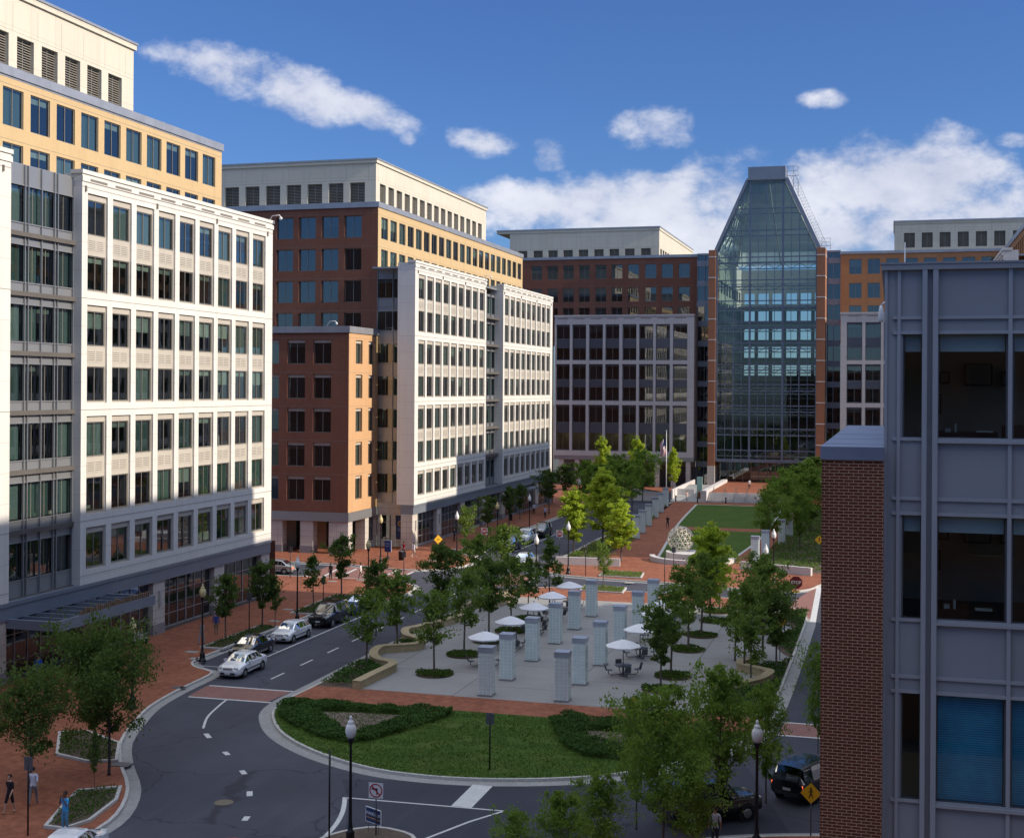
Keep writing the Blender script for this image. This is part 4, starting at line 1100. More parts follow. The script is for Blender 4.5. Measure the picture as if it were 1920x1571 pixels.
# planted beds with kerbs
def planter(poly, lb, kerb=True, soil=mulch):
    r = empty('planter_bed', (*poly[0], .13), 0, lb, 'planter', 'kerbed planting beds')
    m = MB(); strip(m, poly, -.16, 0, .26, 0, True, z0=.1); m.build('rim', kerbm, r)
    m = MB(); m.face([(p[0], p[1], .2) for p in poly]); m.build('soil', soil, r)
    return r
def ccw(p):
    a = sum(p[i][0] * p[(i + 1) % len(p)][1] - p[(i + 1) % len(p)][0] * p[i][1] for i in range(len(p)))
    return p if a > 0 else p[::-1]
PL = [([(-48.7, 88), (-47.1, 88), (-47.1, 97.2), (-48.7, 97.2)], 'long kerbed bed of low grass beside the parked black coupe'),
      ([(-48.9, 103.6), (-47.0, 103.6), (-46.6, 108), (-47.2, 113.6), (-49.2, 113.6)], 'kerbed bed of low grass beside the parked black truck'),
      ([(-36.92,55.11), (-35.47,56.08), (-34.61,54.38), (-34.11,51.53), (-34.49,50.31), (-35.32,50.35), (-36.33,53.2)], 'curved kerbed bed of dark ground cover near the woman in blue'),
      ([(-44.09,64.01), (-42.96,64.6), (-39.93,63.01), (-38.26,60.13), (-39.5,59.65), (-41.69,60.31)], 'kerbed tree bed by the storm drain under the big street trees'),
      ([(-28.76,133.75), (-28.98,137.4), (-24.95,137.06), (-24.58,133.54)], 'small kerbed bed of bright green plants north of the cross street'),
      ([(-28.41,123.75), (-28.71,126.86), (-24.71,126.38), (-24.46,123.33)], 'small kerbed bed of bright green plants south of the cross street'),
      ([(-48.61,146.79), (-49.71,156.35), (-46.29,154.07), (-45.69,144.71)], 'kerbed bed at the street corner below the small green tree'),
      ([(-48.89,162.7), (-49.81,175.92), (-48.08,176.52), (-46.96,163.37)], 'kerbed bed beside the far parked cars')]
PLANTERS = []
for p, lb in PL: p = ccw(p); planter(p, lb); PLANTERS.append(p)

# ------------------------------------------------------------------ vegetation
leafD = leafmat('leaves_dark', (.055, .10, .03), (.12, .18, .05))
leafM = leafmat('leaves_mid', (.085, .145, .03), (.17, .25, .06))
leafN = leafmat('leaves_near', (.10, .18, .035), (.20, .30, .065), .45)
leafY = leafmat('leaves_light', (.24, .34, .03), (.42, .52, .08), .5)
leafH = leafmat('leaves_hedge', (.035, .075, .02), (.075, .14, .04), .2)
leafG = leafmat('leaves_grassy', (.035, .07, .014), (.08, .13, .03), .3)
bark = plain('bark', (.12, .10, .085), .9, var=.25, scale=4)
barkd = plain('bark_dark', (.06, .05, .045), .9, var=.25, scale=4)
def leaf(mb, p, s, r, up=.3):
    n = Vector((r.gauss(0, 1), r.gauss(0, 1), r.gauss(0, 1) + up)).normalized()
    a = n.orthogonal().normalized(); a.rotate(Matrix.Rotation(r.uniform(0, 6.28), 3, n)); b = n.cross(a)
    s *= r.uniform(.6, 1.25)
    mb.face([p - a * s, p - b * s * .55, p + a * s, p + b * s * .55])
def tree_meshes(seed, H, RC, zb, shape, nleaf, ls, mat, bk, tr=.09, nb=16, sparse=1.0):
    """shape(t) -> crown radius factor at height t in 0..1; leaves gather round the twigs"""
    r = random.Random(seed); tk = MB(); cw_ = MB()
    top = H * .93; lean = (r.uniform(-.15, .15), r.uniform(-.15, .15))
    def ax(z): return Vector((lean[0] * z / H, lean[1] * z / H, z))
    zs = [0, .15, zb * .5, zb, zb + (top - zb) * .35, zb + (top - zb) * .7, top]
    tk.tube([ax(z) + Vector((r.uniform(-.03, .03), r.uniform(-.03, .03), 0)) for z in zs], [tr * 1.35, tr, tr * .9, tr * .8, tr * .5, tr * .28, .012], 7)
    tips = []
    for i in range(nb):
        t = (i + r.random()) / nb; z = zb + (H - zb) * t * .86
        an = i * 2.4 + r.uniform(-.4, .4); rr = RC * shape(t) * r.uniform(.5, 1.2)
        rise = rr * r.uniform(.5, 1.0) * (1 if shape(.9) > .3 else .8)
        d = Vector((math.cos(an), math.sin(an), 0)); p0 = ax(z); p2 = p0 + d * rr + Vector((0, 0, rise)); p1 = p0 + d * rr * .45 + Vector((0, 0, rise * .35))
        if p2.z > H: p2.z = H - r.random() * .2
        b0 = tr * .4 * (1 - t * .6)
        tk.tube([p0, p1, p2], [b0, b0 * .6, .01], 5, cap=False)
        for k in range(6):
            s = r.uniform(.35, 1.05); q = p0.lerp(p1, s * 2) if s < .5 else p1.lerp(p2, s * 2 - 1)
            e = q + Vector((r.gauss(0, 1), r.gauss(0, 1), r.gauss(.15, .7))) * rr * .30
            if k < 3: tk.tube([q, e], [b0 * .35, .006], 4, cap=False)
            tips.append((e, rr))
        tips.append((p2, rr)); tips.append((p1, rr * .8))
    tips.append((ax(H * .97), RC * .5)); tips.append((ax(H * .9), RC * .6))
    per = max(6, nleaf // len(tips))
    for e, rr in tips:
        sg = max(.13, min(.42, rr * .15)); w = r.choice((.25, .6, 1, 1.5)) * sparse
        for k in range(int(per * w)):
            p = e + Vector((r.gauss(0, sg), r.gauss(0, sg), r.gauss(0, sg * .75)))
            if p.z > .3: leaf(cw_, p, ls, r)
    return tk.mesh('trunk', [bk]), cw_.mesh('crown', [mat])
oval = lambda t: math.sin(math.pi * min(1, .12 + t * .82)) ** .7
cone = lambda t: max(.12, (1 - t) ** .8 * (.55 + 1.1 * min(t * 3, .45)))
vase = lambda t: .35 + .75 * math.sin(math.pi * min(.95, .1 + t * .8))
upr = lambda t: .55 * math.sin(math.pi * min(1, .15 + t * .8)) + .2
KIND = {
 'maple': [tree_meshes(s, 6.3, 1.55, 1.9, oval, 3700, .125, leafM, bark) for s in (1, 2, 3, 4, 5, 6)],
 'dark': [tree_meshes(s, 6.0, 1.35, 1.8, oval, 5000, .125, leafD, bark) for s in (11, 12, 13)],
 'thin': [tree_meshes(s, 5.6, 1.15, 1.7, cone, 1900, .13, leafD, bark, .06, 12) for s in (21, 22)],
 'light': [tree_meshes(s, 9.5, 2.3, 1.9, upr, 11000, .17, leafY, bark, .11, 22) for s in (31, 32)],
 'mid': [tree_meshes(s, 8.5, 2.2, 1.8, oval, 8000, .15, leafN, bark, .11, 20) for s in (41, 42)],
 'street': [tree_meshes(s, 7.2, 2.7, 2.2, vase, 11000, .12, leafD, barkd, .12, 22) for s in (51, 52)],
 'near': [tree_meshes(s, 8.6, 2.4, 2.0, oval, 9500, .12, leafN, bark, .10, 26) for s in (61, 62)],
}
USED = {}
def tree(kind, x, y, h, lb, wf=1.0, grp='young trees around the paved court', z=.13):
    vs = KIND[kind]; i = USED.get(kind, 0); USED[kind] = i + 1
    tk, cr_ = vs[i % len(vs)]
    H0 = max(v_.co.z for v_ in tk.vertices) / .93
    s = h / H0
    r = empty('tree', (x, y, z), rnd.uniform(0, 6.28), lb, 'tree', grp)
    r.scale = (s * wf, s * wf, s)
    link('trunk', tk, r); link('crown', cr_, r)
    return r
TR = (('dark',-48.6,91.3,5.2,0.85,'young tree in the bed between the person in blue and the black coupe','street trees beside the parked cars'),('dark',-48.3,96.8,5.6,0.9,'young tree in the bed behind the black coupe, against the shop windows','street trees beside the parked cars'),('thin',-47.4,97.3,4.4,0.8,'thin young tree at the end of the bed by the white hatchback','street trees beside the parked cars'),('thin',-48.3,106.7,5,1.1,'sparse young tree behind the black truck','street trees beside the parked cars'),('dark',-48.5,113.1,6,0.9,'young tree with a wide open crown beside the side street crossing','street trees beside the parked cars'),('street',-37.2,58,7.2,0.8,'broad dark tree leaning over the curved kerb','big dark street trees by the curved kerb'),('street',-38.8,59.2,7.6,0.72,'tall dark tree just behind the broad kerb tree','big dark street trees by the curved kerb'),('street',-39.1,54.4,6.6,0.85,'dark tree at the photo corner behind the walking women','big dark street trees by the curved kerb'),('thin',-36.4,55.5,3,0.5,'thin sapling in the curved bed','big dark street trees by the curved kerb'),('maple',-29.6,84.9,5.9,0.95,'round leafy tree in the nearest grass circle of the court','young trees around the paved court'),('maple',-29.7,91.6,6.4,0.95,'leafy tree in the second grass circle of the court','young trees around the paved court'),('dark',-29.5,97.2,6.4,0.9,'leafy tree in the third grass circle, behind the first parasol','young trees around the paved court'),('maple',-29,101.5,6.4,0.85,'leafy tree rising behind the second parasol','young trees around the paved court'),('thin',-29.2,107.3,5.6,1,'thin leafy tree behind the third parasol','young trees around the paved court'),('thin',-28.8,113.1,6.4,1.1,'thin leafy tree behind the fourth parasol','young trees around the paved court'),('maple',-34.7,85.4,5.6,1,'bushy tree in the bed at the end of the serpentine wall','young trees around the paved court'),('maple',-34.7,91.3,6.2,1.1,'bushy tree in the bed behind the serpentine wall','young trees around the paved court'),('dark',-38.4,96.4,6.2,0.8,'slender tree by the street between the wall and the blue car','young trees around the paved court'),('dark',-35.4,103.5,6.8,1,'full tree at the far bend of the serpentine wall','young trees around the paved court'),('maple',-34,109.3,7,1,'full tree near the brick crossing behind the court','young trees around the paved court'),('maple',-34,115.9,7.2,0.9,'tree at the court corner next to the crossing','young trees around the paved court'),('maple',-48.3,149,5.6,0.9,'small green tree in the kerbed bed beside the corner bin','street trees beside the parked cars'),('dark',-49.9,163.6,5.6,0.9,'shaded tree along the far white facade','street trees beside the parked cars'),('dark',-51.9,180.4,5.6,0.9,'shaded tree beside the second bin','street trees beside the parked cars'),('dark',-52.5,188.2,5.4,0.9,'shaded tree near the two walkers','street trees beside the parked cars'),('dark',-50.5,197.6,7,1,'dark tree at the corner of the farther white wing','trees of the far garden'),('dark',-52.6,216.7,7,1,'dark tree before the arcade of the end building','trees of the far garden'),('light',-35.7,151.2,7.9,1.25,'bright yellow green tree beside the second DO NOT ENTER sign','trees of the far garden'),('light',-33.5,157.3,9.9,1.25,'tall bright yellow green tree in the garden','trees of the far garden'),('light',-29.1,146.4,7,1.3,'low bright green tree by the white garden wall','trees of the far garden'),('mid',-36.4,174.9,8.5,1,'green tree behind the tall bright tree','trees of the far garden'),('mid',-38.4,193.2,8.5,1,'green tree in the middle of the west garden','trees of the far garden'),('mid',-39.6,208,8.5,1,'green tree of the west garden near the pillars','trees of the far garden'),('mid',-43,197.6,8,1,'green tree at the street side of the west garden','trees of the far garden'),('mid',-46,224.6,8.5,1.1,'green tree farther in the west garden','trees of the far garden'),('mid',-41.3,226.3,9,1.1,'green tree near the flagpole','trees of the far garden'),('mid',-48.5,212.9,8,1,'green tree at the street side, far in the garden','trees of the far garden'),('light',-52.2,244.7,10.5,0.8,'slim bright tree against the grey wing','trees of the far garden'),('light',-46,247,10.5,0.8,'slim bright tree against the grey wing next to the flagpole','trees of the far garden'),('light',-39.7,249.4,8.4,0.8,'bright tree beside the flagpole','trees of the far garden'),('maple',-26.7,125.7,4.8,0.8,'small tree in the planted bed on the cross street','young trees around the paved court'),('dark',-14.2,84.8,5.6,0.9,'tree in the grass circle nearest the dark table','young trees around the paved court'),('maple',-14.3,89.4,6.2,1,'leafy tree of the east row behind the nearest circle','young trees around the paved court'),('maple',-14.4,98.1,6.6,1,'leafy tree in the middle of the east row','young trees around the paved court'),('maple',-14.3,104.1,6.8,1,'leafy tree of the east row beside the parasols','young trees around the paved court'),('light',-14.8,112.8,8.2,1.15,'light green tree that rises in front of the lattice sphere lawn','young trees around the paved court'),('maple',-14.3,115.7,5.6,1,'leafy tree at the cross street end of the east row','young trees around the paved court'),('maple',-9.7,91.9,6.4,0.95,'bushy tree in the east bed by the wall end','young trees around the paved court'),('maple',-8.9,97.2,7.2,1,'bushy tree in the east bed behind the stop sign corner','young trees around the paved court'),('maple',-9.9,106.7,6.6,1,'tree in the east bed near the yellow sign','young trees around the paved court'),('maple',-8,105,4.8,0.8,'low tree at the edge of the east bed','young trees around the paved court'),('maple',-10.7,95.3,5.2,1,'low bushy tree before the curl of the east garden wall','young trees around the paved court'),('maple',-8.8,87.5,4.8,1,'low bushy tree at the near end of the east bed','young trees around the paved court'),('dark',-7.6,92.6,5.4,0.9,'shaded tree at the kerb side of the east bed','young trees around the paved court'),('mid',-14.2,161.1,7.6,0.9,'tree beside the lamp east of the far lawn','trees of the far garden'),('mid',-13.5,176.1,8.2,1,'tree in the middle of the east garden','trees of the far garden'),('mid',-13.4,193.9,8.5,1.1,'tree deep in the east garden','trees of the far garden'),('mid',-10.8,165,7.2,1,'tree over the dark gate of the east garden','trees of the far garden'),('mid',-10.6,183.8,8,1.1,'tree by the east kerb of the far garden','trees of the far garden'),('mid',-12.6,211.1,8.5,1.1,'tree far down the east garden','trees of the far garden'),('mid',-16.2,219.4,6.6,1,'tree before the atrium doors','trees of the far garden'),('mid',-17.5,206.6,6.4,0.9,'slim tree at the far corner of the lawn','trees of the far garden'),('mid',-11.8,226.1,8.5,1.2,'tree beside the brick corner far away','trees of the far garden'),('near',-9,54.5,7.54,0.82,'large leafy tree at the bottom with its trunk fork showing','trees close to the bottom edge'),('near',-7.4,59.7,7.48,0.85,'large leafy tree over the kerb with a bright crown','trees close to the bottom edge'),('near',-10.7,57.6,6.47,0.62,'slender leafy tree between the oval lawn and the bottom edge','trees close to the bottom edge'),('near',-11.1,51.5,4.48,1,'tree top above the bottom edge, taller one','trees close to the bottom edge'),('near',-7.6,53.2,5.22,0.9,'leafy tree top low between the two large trees','trees close to the bottom edge'),('near',-11.9,48.5,4.48,0.9,'pale green tree top rising from the bottom edge','trees close to the bottom edge'),('near',-13.8,49,3.4,1,'tree top just above the bottom edge near the road lines','trees close to the bottom edge'),('near',-5.6,63,6.06,0.7,'thin leafy tree by the lamp and the dark truck','trees close to the bottom edge'),('near',-3.6,70,6.73,0.5,'tree squeezed between the road and the brick corner','trees close to the bottom edge'))
for k, x, y, h, wf, lb, g in TR: tree(k, x, y, h, lb, wf, g)

def cover(name, poly, h, dens, mat, ls=.07, label=None, cat=None, group=None, stuff=True, bump_=.5, z=.13, parent=None):
    r = random.Random(hash(name) % 999 + int(abs(poly[0][1] * 10))); mb = MB()
    xs = [p[0] for p in poly]; ys = [p[1] for p in poly]; A = 0
    for i in range(len(poly)): A += poly[i][0] * poly[(i + 1) % len(poly)][1] - poly[(i + 1) % len(poly)][0] * poly[i][1]
    A = abs(A) / 2; n = int(A * dens); c = 0
    cl = [(r.uniform(min(xs), max(xs)), r.uniform(min(ys), max(ys)), r.uniform(.3, 1)) for _ in range(int(A * 2.2) + 5)]
    grid = {}
    for q in cl: grid.setdefault((int(q[0] // 1.5), int(q[1] // 1.5)), []).append(q)
    def inside(x, y):
        s = False; j = len(poly) - 1
        for i in range(len(poly)):
            if (poly[i][1] > y) != (poly[j][1] > y) and x < (poly[j][0] - poly[i][0]) * (y - poly[i][1]) / (poly[j][1] - poly[i][1]) + poly[i][0]: s = not s
            j = i
        return s
    tries = 0
    while c < n and tries < n * 12:
        tries += 1
        x = r.uniform(min(xs), max(xs)); y = r.uniform(min(ys), max(ys))
        if not inside(x, y): continue
        g = 0
        for a in (-1, 0, 1):
            for b in (-1, 0, 1):
                for q in grid.get((int(x // 1.5) + a, int(y // 1.5) + b), []):
                    d2 = (q[0] - x) ** 2 + (q[1] - y) ** 2
                    if d2 < .36: g = max(g, q[2] * (1 - d2 / .36) ** .5)
        zz_ = z + h * (1 - bump_ + bump_ * g) * r.uniform(.55, 1)
        if g < .05 and r.random() < .6: continue
        leaf(mb, Vector((x, y, zz_)), ls, r, .8); c += 1
    o = mb.build(name, mat, parent)
    if parent is None:
        tag(o, label, cat, group, 'stuff' if stuff else None)
    return o
# V-shaped juniper hedges round the gravel beds in the oval lawn
def hedge(px, lb, inner):
    cover('hedge', px, .48, 420, leafH, .075, lb, 'hedge', 'clipped hedges on the oval lawn', False)
    sheet('planting_bed', inner, .14, gravel)
hl = [(-35.62,73.34), (-35.5,75.09), (-33.45,74.87), (-29.91,74.71), (-25.12,75.52), (-24.82,74.14), (-26.12,70.08), (-27.27,67.39), (-28.43,66.8), (-30.53,67.64), (-33.08,69.63), (-34.58,71.35)]
il = [(-32.69,72.88), (-30.07,73.43), (-26.95,73.6), (-27.57,71.35), (-28.11,69.46), (-29.16,68.89), (-31.1,70.75)]
def ring_poly(out, inn):
    # keyhole polygon
    d = [(abs(o_[0] - inn[0][0]) + abs(o_[1] - inn[0][1]), i) for i, o_ in enumerate(out)]; k = min(d)[1]
    return out[:k + 1] + [inn[0]] + inn[::-1] + [out[k]] + out[k + 1:]
hedge(ring_poly(hl, il), 'dark green triangular hedge round a gravel bed by the street side of the lawn', il)
hr_ = [(-19.2,75.24), (-18.43,76.26), (-13.87,75.62), (-10.83,75.81), (-9.03,75.88), (-9.55,73), (-11.16,70.29), (-13.57,67.97), (-15.4,67.92), (-17.22,70.06)]
ir_ = [(-16.73,73.36), (-14.09,73.58), (-11.1,73.56), (-12.28,71.81), (-14.37,70.5), (-15.54,71.14)]
hedge(ring_poly(hr_, ir_), 'dark green hedge round a gravel bed on the east half of the lawn', ir_)
# ground cover of the side beds
lb_ = [(-35.6, 79.6), (-32.6, 79.6)] + [(p[0] - .35, p[1]) for p in wl if p[1] > 80] + [(-35.6, 118.2)]
cover('ground_cover', lb_, .55, 130, leafH, .10)
rb_ = [(-6.95, 79.6), (-10.7, 79.6)] + [(p[0] + .35, p[1]) for p in wr if p[1] > 80] + [(-6.95, 118.2)]
cover('ground_cover', rb_, .4, 110, leafH, .10)
for i, p in enumerate(PLANTERS): cover('ground_cover', p, .22 if i != 2 else .3, 110, leafG if i not in (4, 5) else leafM, .07, z=.2)
cover('ground_cover', [(-35.4, 143.5), (-32, 147), (-31.31,166.25), (-35.68,215.42), (-35.4, 222)], .5, 28, leafM, .14)
cover('ground_cover', [(-14.2, 144), (-7.2, 144), (-7.2, 222), (-13.4, 222)], .5, 22, leafD, .14)
lw = [p for p in band(IG, 50, 75.5)]
cover('grass', lw, .05, 150, leafmat('grass_blades', (.04, .08, .015), (.075, .13, .025), .3), .04, bump_=.2, z=.128)
# grass tips along the lawn
# round tree pits of long grass in the plaza
PITS = ((-29.48,84.61),(-29.57,91.27),(-29.37,96.79),(-28.98,101.3),(-29.05,106.83),(-14.16,84.67),(-14.06,88.8),(-14.44,98.13),(-14.29,104.13),(-14.12,110.87),(-14.51,115.68))
for x, y in PITS:
    r = empty('tree_pit', (x, y, .137), 0, 'round bed of long dark grass at the foot of a plaza tree', 'planting bed', 'round grass beds in the plaza')
    pl = [(x + 1.28 * math.cos(a * .314), y + 1.28 * math.sin(a * .314)) for a in range(20)]
    m = MB(); m.face([(p[0], p[1], .142) for p in pl]); m.build('soil', mulch, r)
    cover('grass', pl, .28, 230, leafG, .085, parent=r)

# ------------------------------------------------------------------ street furniture
blackp = plain('black_paint', (.012, .012, .014), .35, var=.1)
globe = plain('lamp_globe', (.80, .79, .76), .3, var=.02)
globeY = plain('lamp_globe_aged', (.62, .52, .26), .3, var=.05)
bluep = plain('sign_blue', (.02, .04, .14), .4); whitep = plain('sign_white', (.75, .75, .75), .4, var=.03); redp = plain('sign_red', (.45, .02, .03), .4, var=.05)
yelp = plain('sign_yellow', (.80, .42, .02), .4, var=.04); steelp = plain('galvanised', (.32, .33, .34), .45, metal=.7)
m = MB(); m.lathe([(.28, 0), (.28, .12), (.2, .18), (.17, .5), (.2, .55), (.12, .62), (.09, .9), (.075, 1.0), (.06, 3.0), (.05, 4.25), (.09, 4.3), (.12, 4.42), (.16, 4.5)], 12)
LPOST = m.mesh('post', [blackp])
m = MB(); m.lathe([(.12, 4.5), (.18, 4.58), (.225, 4.72), (.235, 4.88), (.21, 5.0), (.16, 5.08), (.13, 5.12), (.15, 5.16), (.10, 5.24), (.05, 5.28), (.07, 5.34), (.06, 5.40), (.02, 5.45)], 14)
LG = [m.mesh('globe', [globe]), m.mesh('globe', [globeY])]
m = MB(); m.lathe([(.05, 0), (.05, .05), (.02, .1)], 8)
LAMPS = (((-21.85,52.07),0,'white globe lamp on a tall black post beside the turn sign'),((-5.39,56.45),0,'white globe lamp on a black post near the black truck'),((-10.87,120.84),0,'white globe lamp at the edge of the cross street in front of the far lawn'),((-11.29,134.1),0,'white globe lamp beside the garden trees east of the lawn'),((-46.75,141.46),0,'white globe lamp at the corner beside the black bin'),((-46.09,155.1),1,'amber tinted globe lamp on the west sidewalk by the far facade'),((-32.31,121.71),0,'white globe lamp on the north kerb above the silver car'),((-45.9,113.25),1,'cream globe lamp on the near side of the side street'),((-46.55,99.58),0,'pale globe lamp by the parked black truck'),((-45.77,197.8),0,'globe lamp in front of the arcade of the end building'),((-45.43,167.49),0,'globe lamp beside the far parked cars'),((-43.5,70.21),1,'cream globe lamp half behind the big street tree'),((-53.35,135.11),1,'cream globe lamp in front of the banner window'),((-32.3,134.55),0,'white globe lamp on the brick corner beside the bright tree'),((-46.34,83.7),1,'grey globe lamp on the brick sidewalk before the bump of the kerb'))
for (x, y), k, s in LAMPS:
    r = empty('street_lamp', (x, y, .13), 0, s, 'street lamp', 'acorn globe street lamps')
    link('post', LPOST, r); link('globe', LG[k], r)
# glass block pillars
gb = MB()
def gblock():
    m, t, out = nt('glass_block'); p = N(t, 'ShaderNodeBsdfPrincipled'); p.inputs['Roughness'].default_value = .16; p.inputs['Base Color'].default_value = (.50, .62, .64, 1)
    p.inputs['Transmission Weight'].default_value = 0; p.inputs['Specular IOR Level'].default_value = .8
    c = ramp(t, noise(t, 2.2, 3), [(.3, (.74, .85, .84)), (.7, (.88, .95, .93))]); L(t, c, p.inputs['Base Color'])
    tr = N(t, 'ShaderNodeBsdfTransparent'); tr.inputs['Color'].default_value = (.7, .9, .92, 1)
    mx = N(t, 'ShaderNodeMixShader'); mx.inputs[0].default_value = .8; L(t, tr.outputs[0], mx.inputs[1]); L(t, p.outputs[0], mx.inputs[2]); L(t, mx.outputs[0], out.inputs[0]); return m
gbm = gblock(); grout = plain('block_joint', (.84, .90, .88), .6, var=.03)
w2 = .41
for s_ in range(4):
    M = Matrix.Rotation(s_ * math.pi / 2, 4, 'Z')
    for i in range(3):
        for j in range(12):
            x0 = -w2 + .035 + i * .262; z0 = .12 + j * .218
            gb.box(x0, x0 + .225, -w2 - .028, -w2 + .05, z0, z0 + .185, 0, M)
    for j in range(13): gb.box(-w2 - .03, -w2 + .05, -w2 - .03, -w2 + .05, .09 + j * .218, .125 + j * .218, 2, M)
gbody = MB()
gbody.box(-w2, w2, -w2, w2, .1, 2.74, 1)
PB = [gb.mesh('glass_blocks', [gbm, grout, whitep]), None, None]
gc = MB(); gc.box(-w2 - .045, w2 + .045, -w2 - .045, w2 + .045, 2.74, 3.02); gc.box(-w2 - .06, w2 + .06, -w2 - .06, w2 + .06, 3.02, 3.06)
PB[1] = gc.mesh('cap', [plain('pillar_cap', (.42, .46, .54), .4, metal=.4)])
gp_ = MB(); gp_.box(-w2 - .06, w2 + .06, -w2 - .06, w2 + .06, 0, .10); PB[2] = gp_.mesh('base', [granite])
core = gbody.mesh('joint_core', [grout, grout])
PW = ['nearest the oval lawn', 'second from the oval lawn', 'third from the oval lawn', 'fourth from the oval lawn', 'fifth from the oval lawn', 'at the cross street end']
def pillar(x, y, lb, grp, z=.137):
    r = empty('glass_block_pillar', (x, y, z), 0, lb, 'pillar', grp)
    link('glass_blocks', PB[0], r); link('cap', PB[1], r); link('base', PB[2], r); link('joint_core', core, r)
for k in range(6):
    pillar(-24.4, (79.95, 84.6, 91.0, 97.7, 103.9, 110.2)[k], 'pale glass block pillar in the west row, ' + PW[k], 'glass block pillars on the court')
    pillar(-19.5, (79.95, 84.7, 91.0, 97.9, 105.2, 112.3)[k], 'pale glass block pillar in the east row, ' + PW[k], 'glass block pillars on the court')
for i, (x, y) in enumerate(((-31.56,168.66),(-32.09,175.72),(-32.85,184.8),(-34.03,197.28),(-34.7,206),(-35.67,216.45))): pillar(x, y, 'glass block pillar in the long row beside the far lawn path', 'glass block pillars along the far lawn')
for i, (x, y) in enumerate(((-14.55,148.91),(-14.03,155.4),(-13.23,168.82),(-12.96,177.63))): pillar(x, y, 'glass block pillar on the east side of the far lawn by the trees', 'glass block pillars east of the far lawn')
# umbrella tables
umb_c = plain('umbrella_fabric', (.82, .82, .85), .8, var=.03)
m = MB(); nseg = 8
for k in range(nseg):
    a0, a1 = 2 * math.pi * k / nseg, 2 * math.pi * (k + 1) / nseg
    P = lambda r_, a, z: (r_ * math.cos(a), r_ * math.sin(a), z)
    m.face([P(1.22, a0, 2.02), P(1.22, a1, 2.02), P(.6, a1, 2.28), P(.6, a0, 2.28)]); m.face([P(.6, a0, 2.28), P(.6, a1, 2.28), P(0, 0, 2.47)])
    m.face([P(1.22, a0, 2.02), P(1.22, a1, 2.02), P(1.20, a1, 1.93), P(1.20, a0, 1.93)])
UC = m.mesh('canopy', [umb_c])
m = MB(); m.tube([(0, 0, .05), (0, 0, 2.56)], .028, 7); m.lathe([(0.01, 2.47), (.05, 2.5), (.03, 2.58)], 7)
for k in range(8): a = 2 * math.pi * k / 8; m.tube([(0, 0, 2.40), (1.18 * math.cos(a), 1.18 * math.sin(a), 2.0)], .01, 4)
UP = m.mesh('pole', [metald])
m = MB(); m.lathe([(.56, .70), (.58, .72), (.58, .745), (.1, .75)], 20); m.tube([(0, 0, .1), (0, 0, .72)], .07, 8); m.lathe([(.3, 0), (.3, .04), (.08, .1)], 14)
TT = m.mesh('tabletop', [metald])
m = MB(); m.tube([(.1, 0, .12), (.85, 0, .10), (1.02, 0, .2), (1.0, 0, .42)], .032, 6)
m.box(.78, 1.18, -.2, .2, .42, .455); 
for k in range(6): m.tube([(1.16, -.19 + .076 * k, .45), (1.30, -.19 + .076 * k, .86)], .017, 4)
m.tube([(1.30, -.2, .86), (1.30, .2, .86)], .022, 5); m.tube([(1.17, -.2, .45), (1.30, -.2, .86)], .022, 5); m.tube([(1.17, .2, .45), (1.30, .2, .86)], .022, 5)
m.face([(1.17, -.19, .47), (1.17, .19, .47), (1.295, .19, .84), (1.295, -.19, .84)])
TS = m.mesh('seat', [metald])
UW = ['nearest the oval lawn', 'second from the oval lawn', 'third from the oval lawn', 'fourth from the oval lawn', 'nearest the cross street']
for row, xs_, yy_ in (('west', -27.0, (88.0, 94.4, 101.0, 106.9, 112.9)), ('east', -17.3, (88.0, 94.2, 101.0, 106.6, 112.7))):
    for k, y in enumerate(yy_):
        r = empty('picnic_table', (xs_, y, .137), rnd.uniform(0, 1.5), 'round black metal table with fixed seats in the %s row, %s' % (row, UW[k]), 'table', 'cafe tables on the court')
        link('tabletop', TT, r)
        for q in range(4): link('seat', TS, r, Matrix.Rotation(q * math.pi / 2 + .3, 4, 'Z'))
        u = empty('parasol', (xs_, y, .137), rnd.uniform(0, .7), 'white octagonal parasol over the table in the %s row, %s' % (row, UW[k]), 'umbrella', 'white parasols on the court')
        link('canopy', UC, u); link('pole', UP, u)

# signs
def text_mesh(body, size, mat, name='lettering', align='CENTER'):
    c = bpy.data.curves.new(name, 'FONT'); c.body = body; c.size = size; c.align_x = align; c.align_y = 'CENTER'; c.extrude = .004
    c.resolution_u = 3
    o = bpy.data.objects.new(name, c); COL.objects.link(o); bpy.context.view_layer.update()
    me = bpy.data.meshes.new_from_object(o.evaluated_get(bpy.context.evaluated_depsgraph_get())); COL.objects.unlink(o); bpy.data.objects.remove(o)
    me.name = name; me.materials.clear(); me.materials.append(mat); return me
UPR = Matrix.Rotation(R(90), 4, 'X')
def pole_mesh(h, r=.032, mat=None):
    m = MB(); m.tube([(0, 0, 0), (0, 0, h)], r, 7); return m.mesh('post', [mat or metald])
def disc(r, n, y, z, rot=0, d=.012):
    return [(r * math.cos(2 * math.pi * k / n + rot), y, z + r * math.sin(2 * math.pi * k / n + rot)) for k in range(n)]
def plate(mb, pts, d, m=0):
    mb.face(pts, m); mb.face([(p[0], p[1] + d, p[2]) for p in pts][::-1], m)
    for i in range(len(pts)):
        p, q = pts[i], pts[(i + 1) % len(pts)]; mb.face([p, q, (q[0], q[1] + d, q[2]), (p[0], p[1] + d, p[2])], m)
def sign(x, y, rz, h, lb, cat='road sign', z=.13):
    r = empty('road_sign', (x, y, z), rz, lb, cat); link('post', pole_mesh(h), r); return r
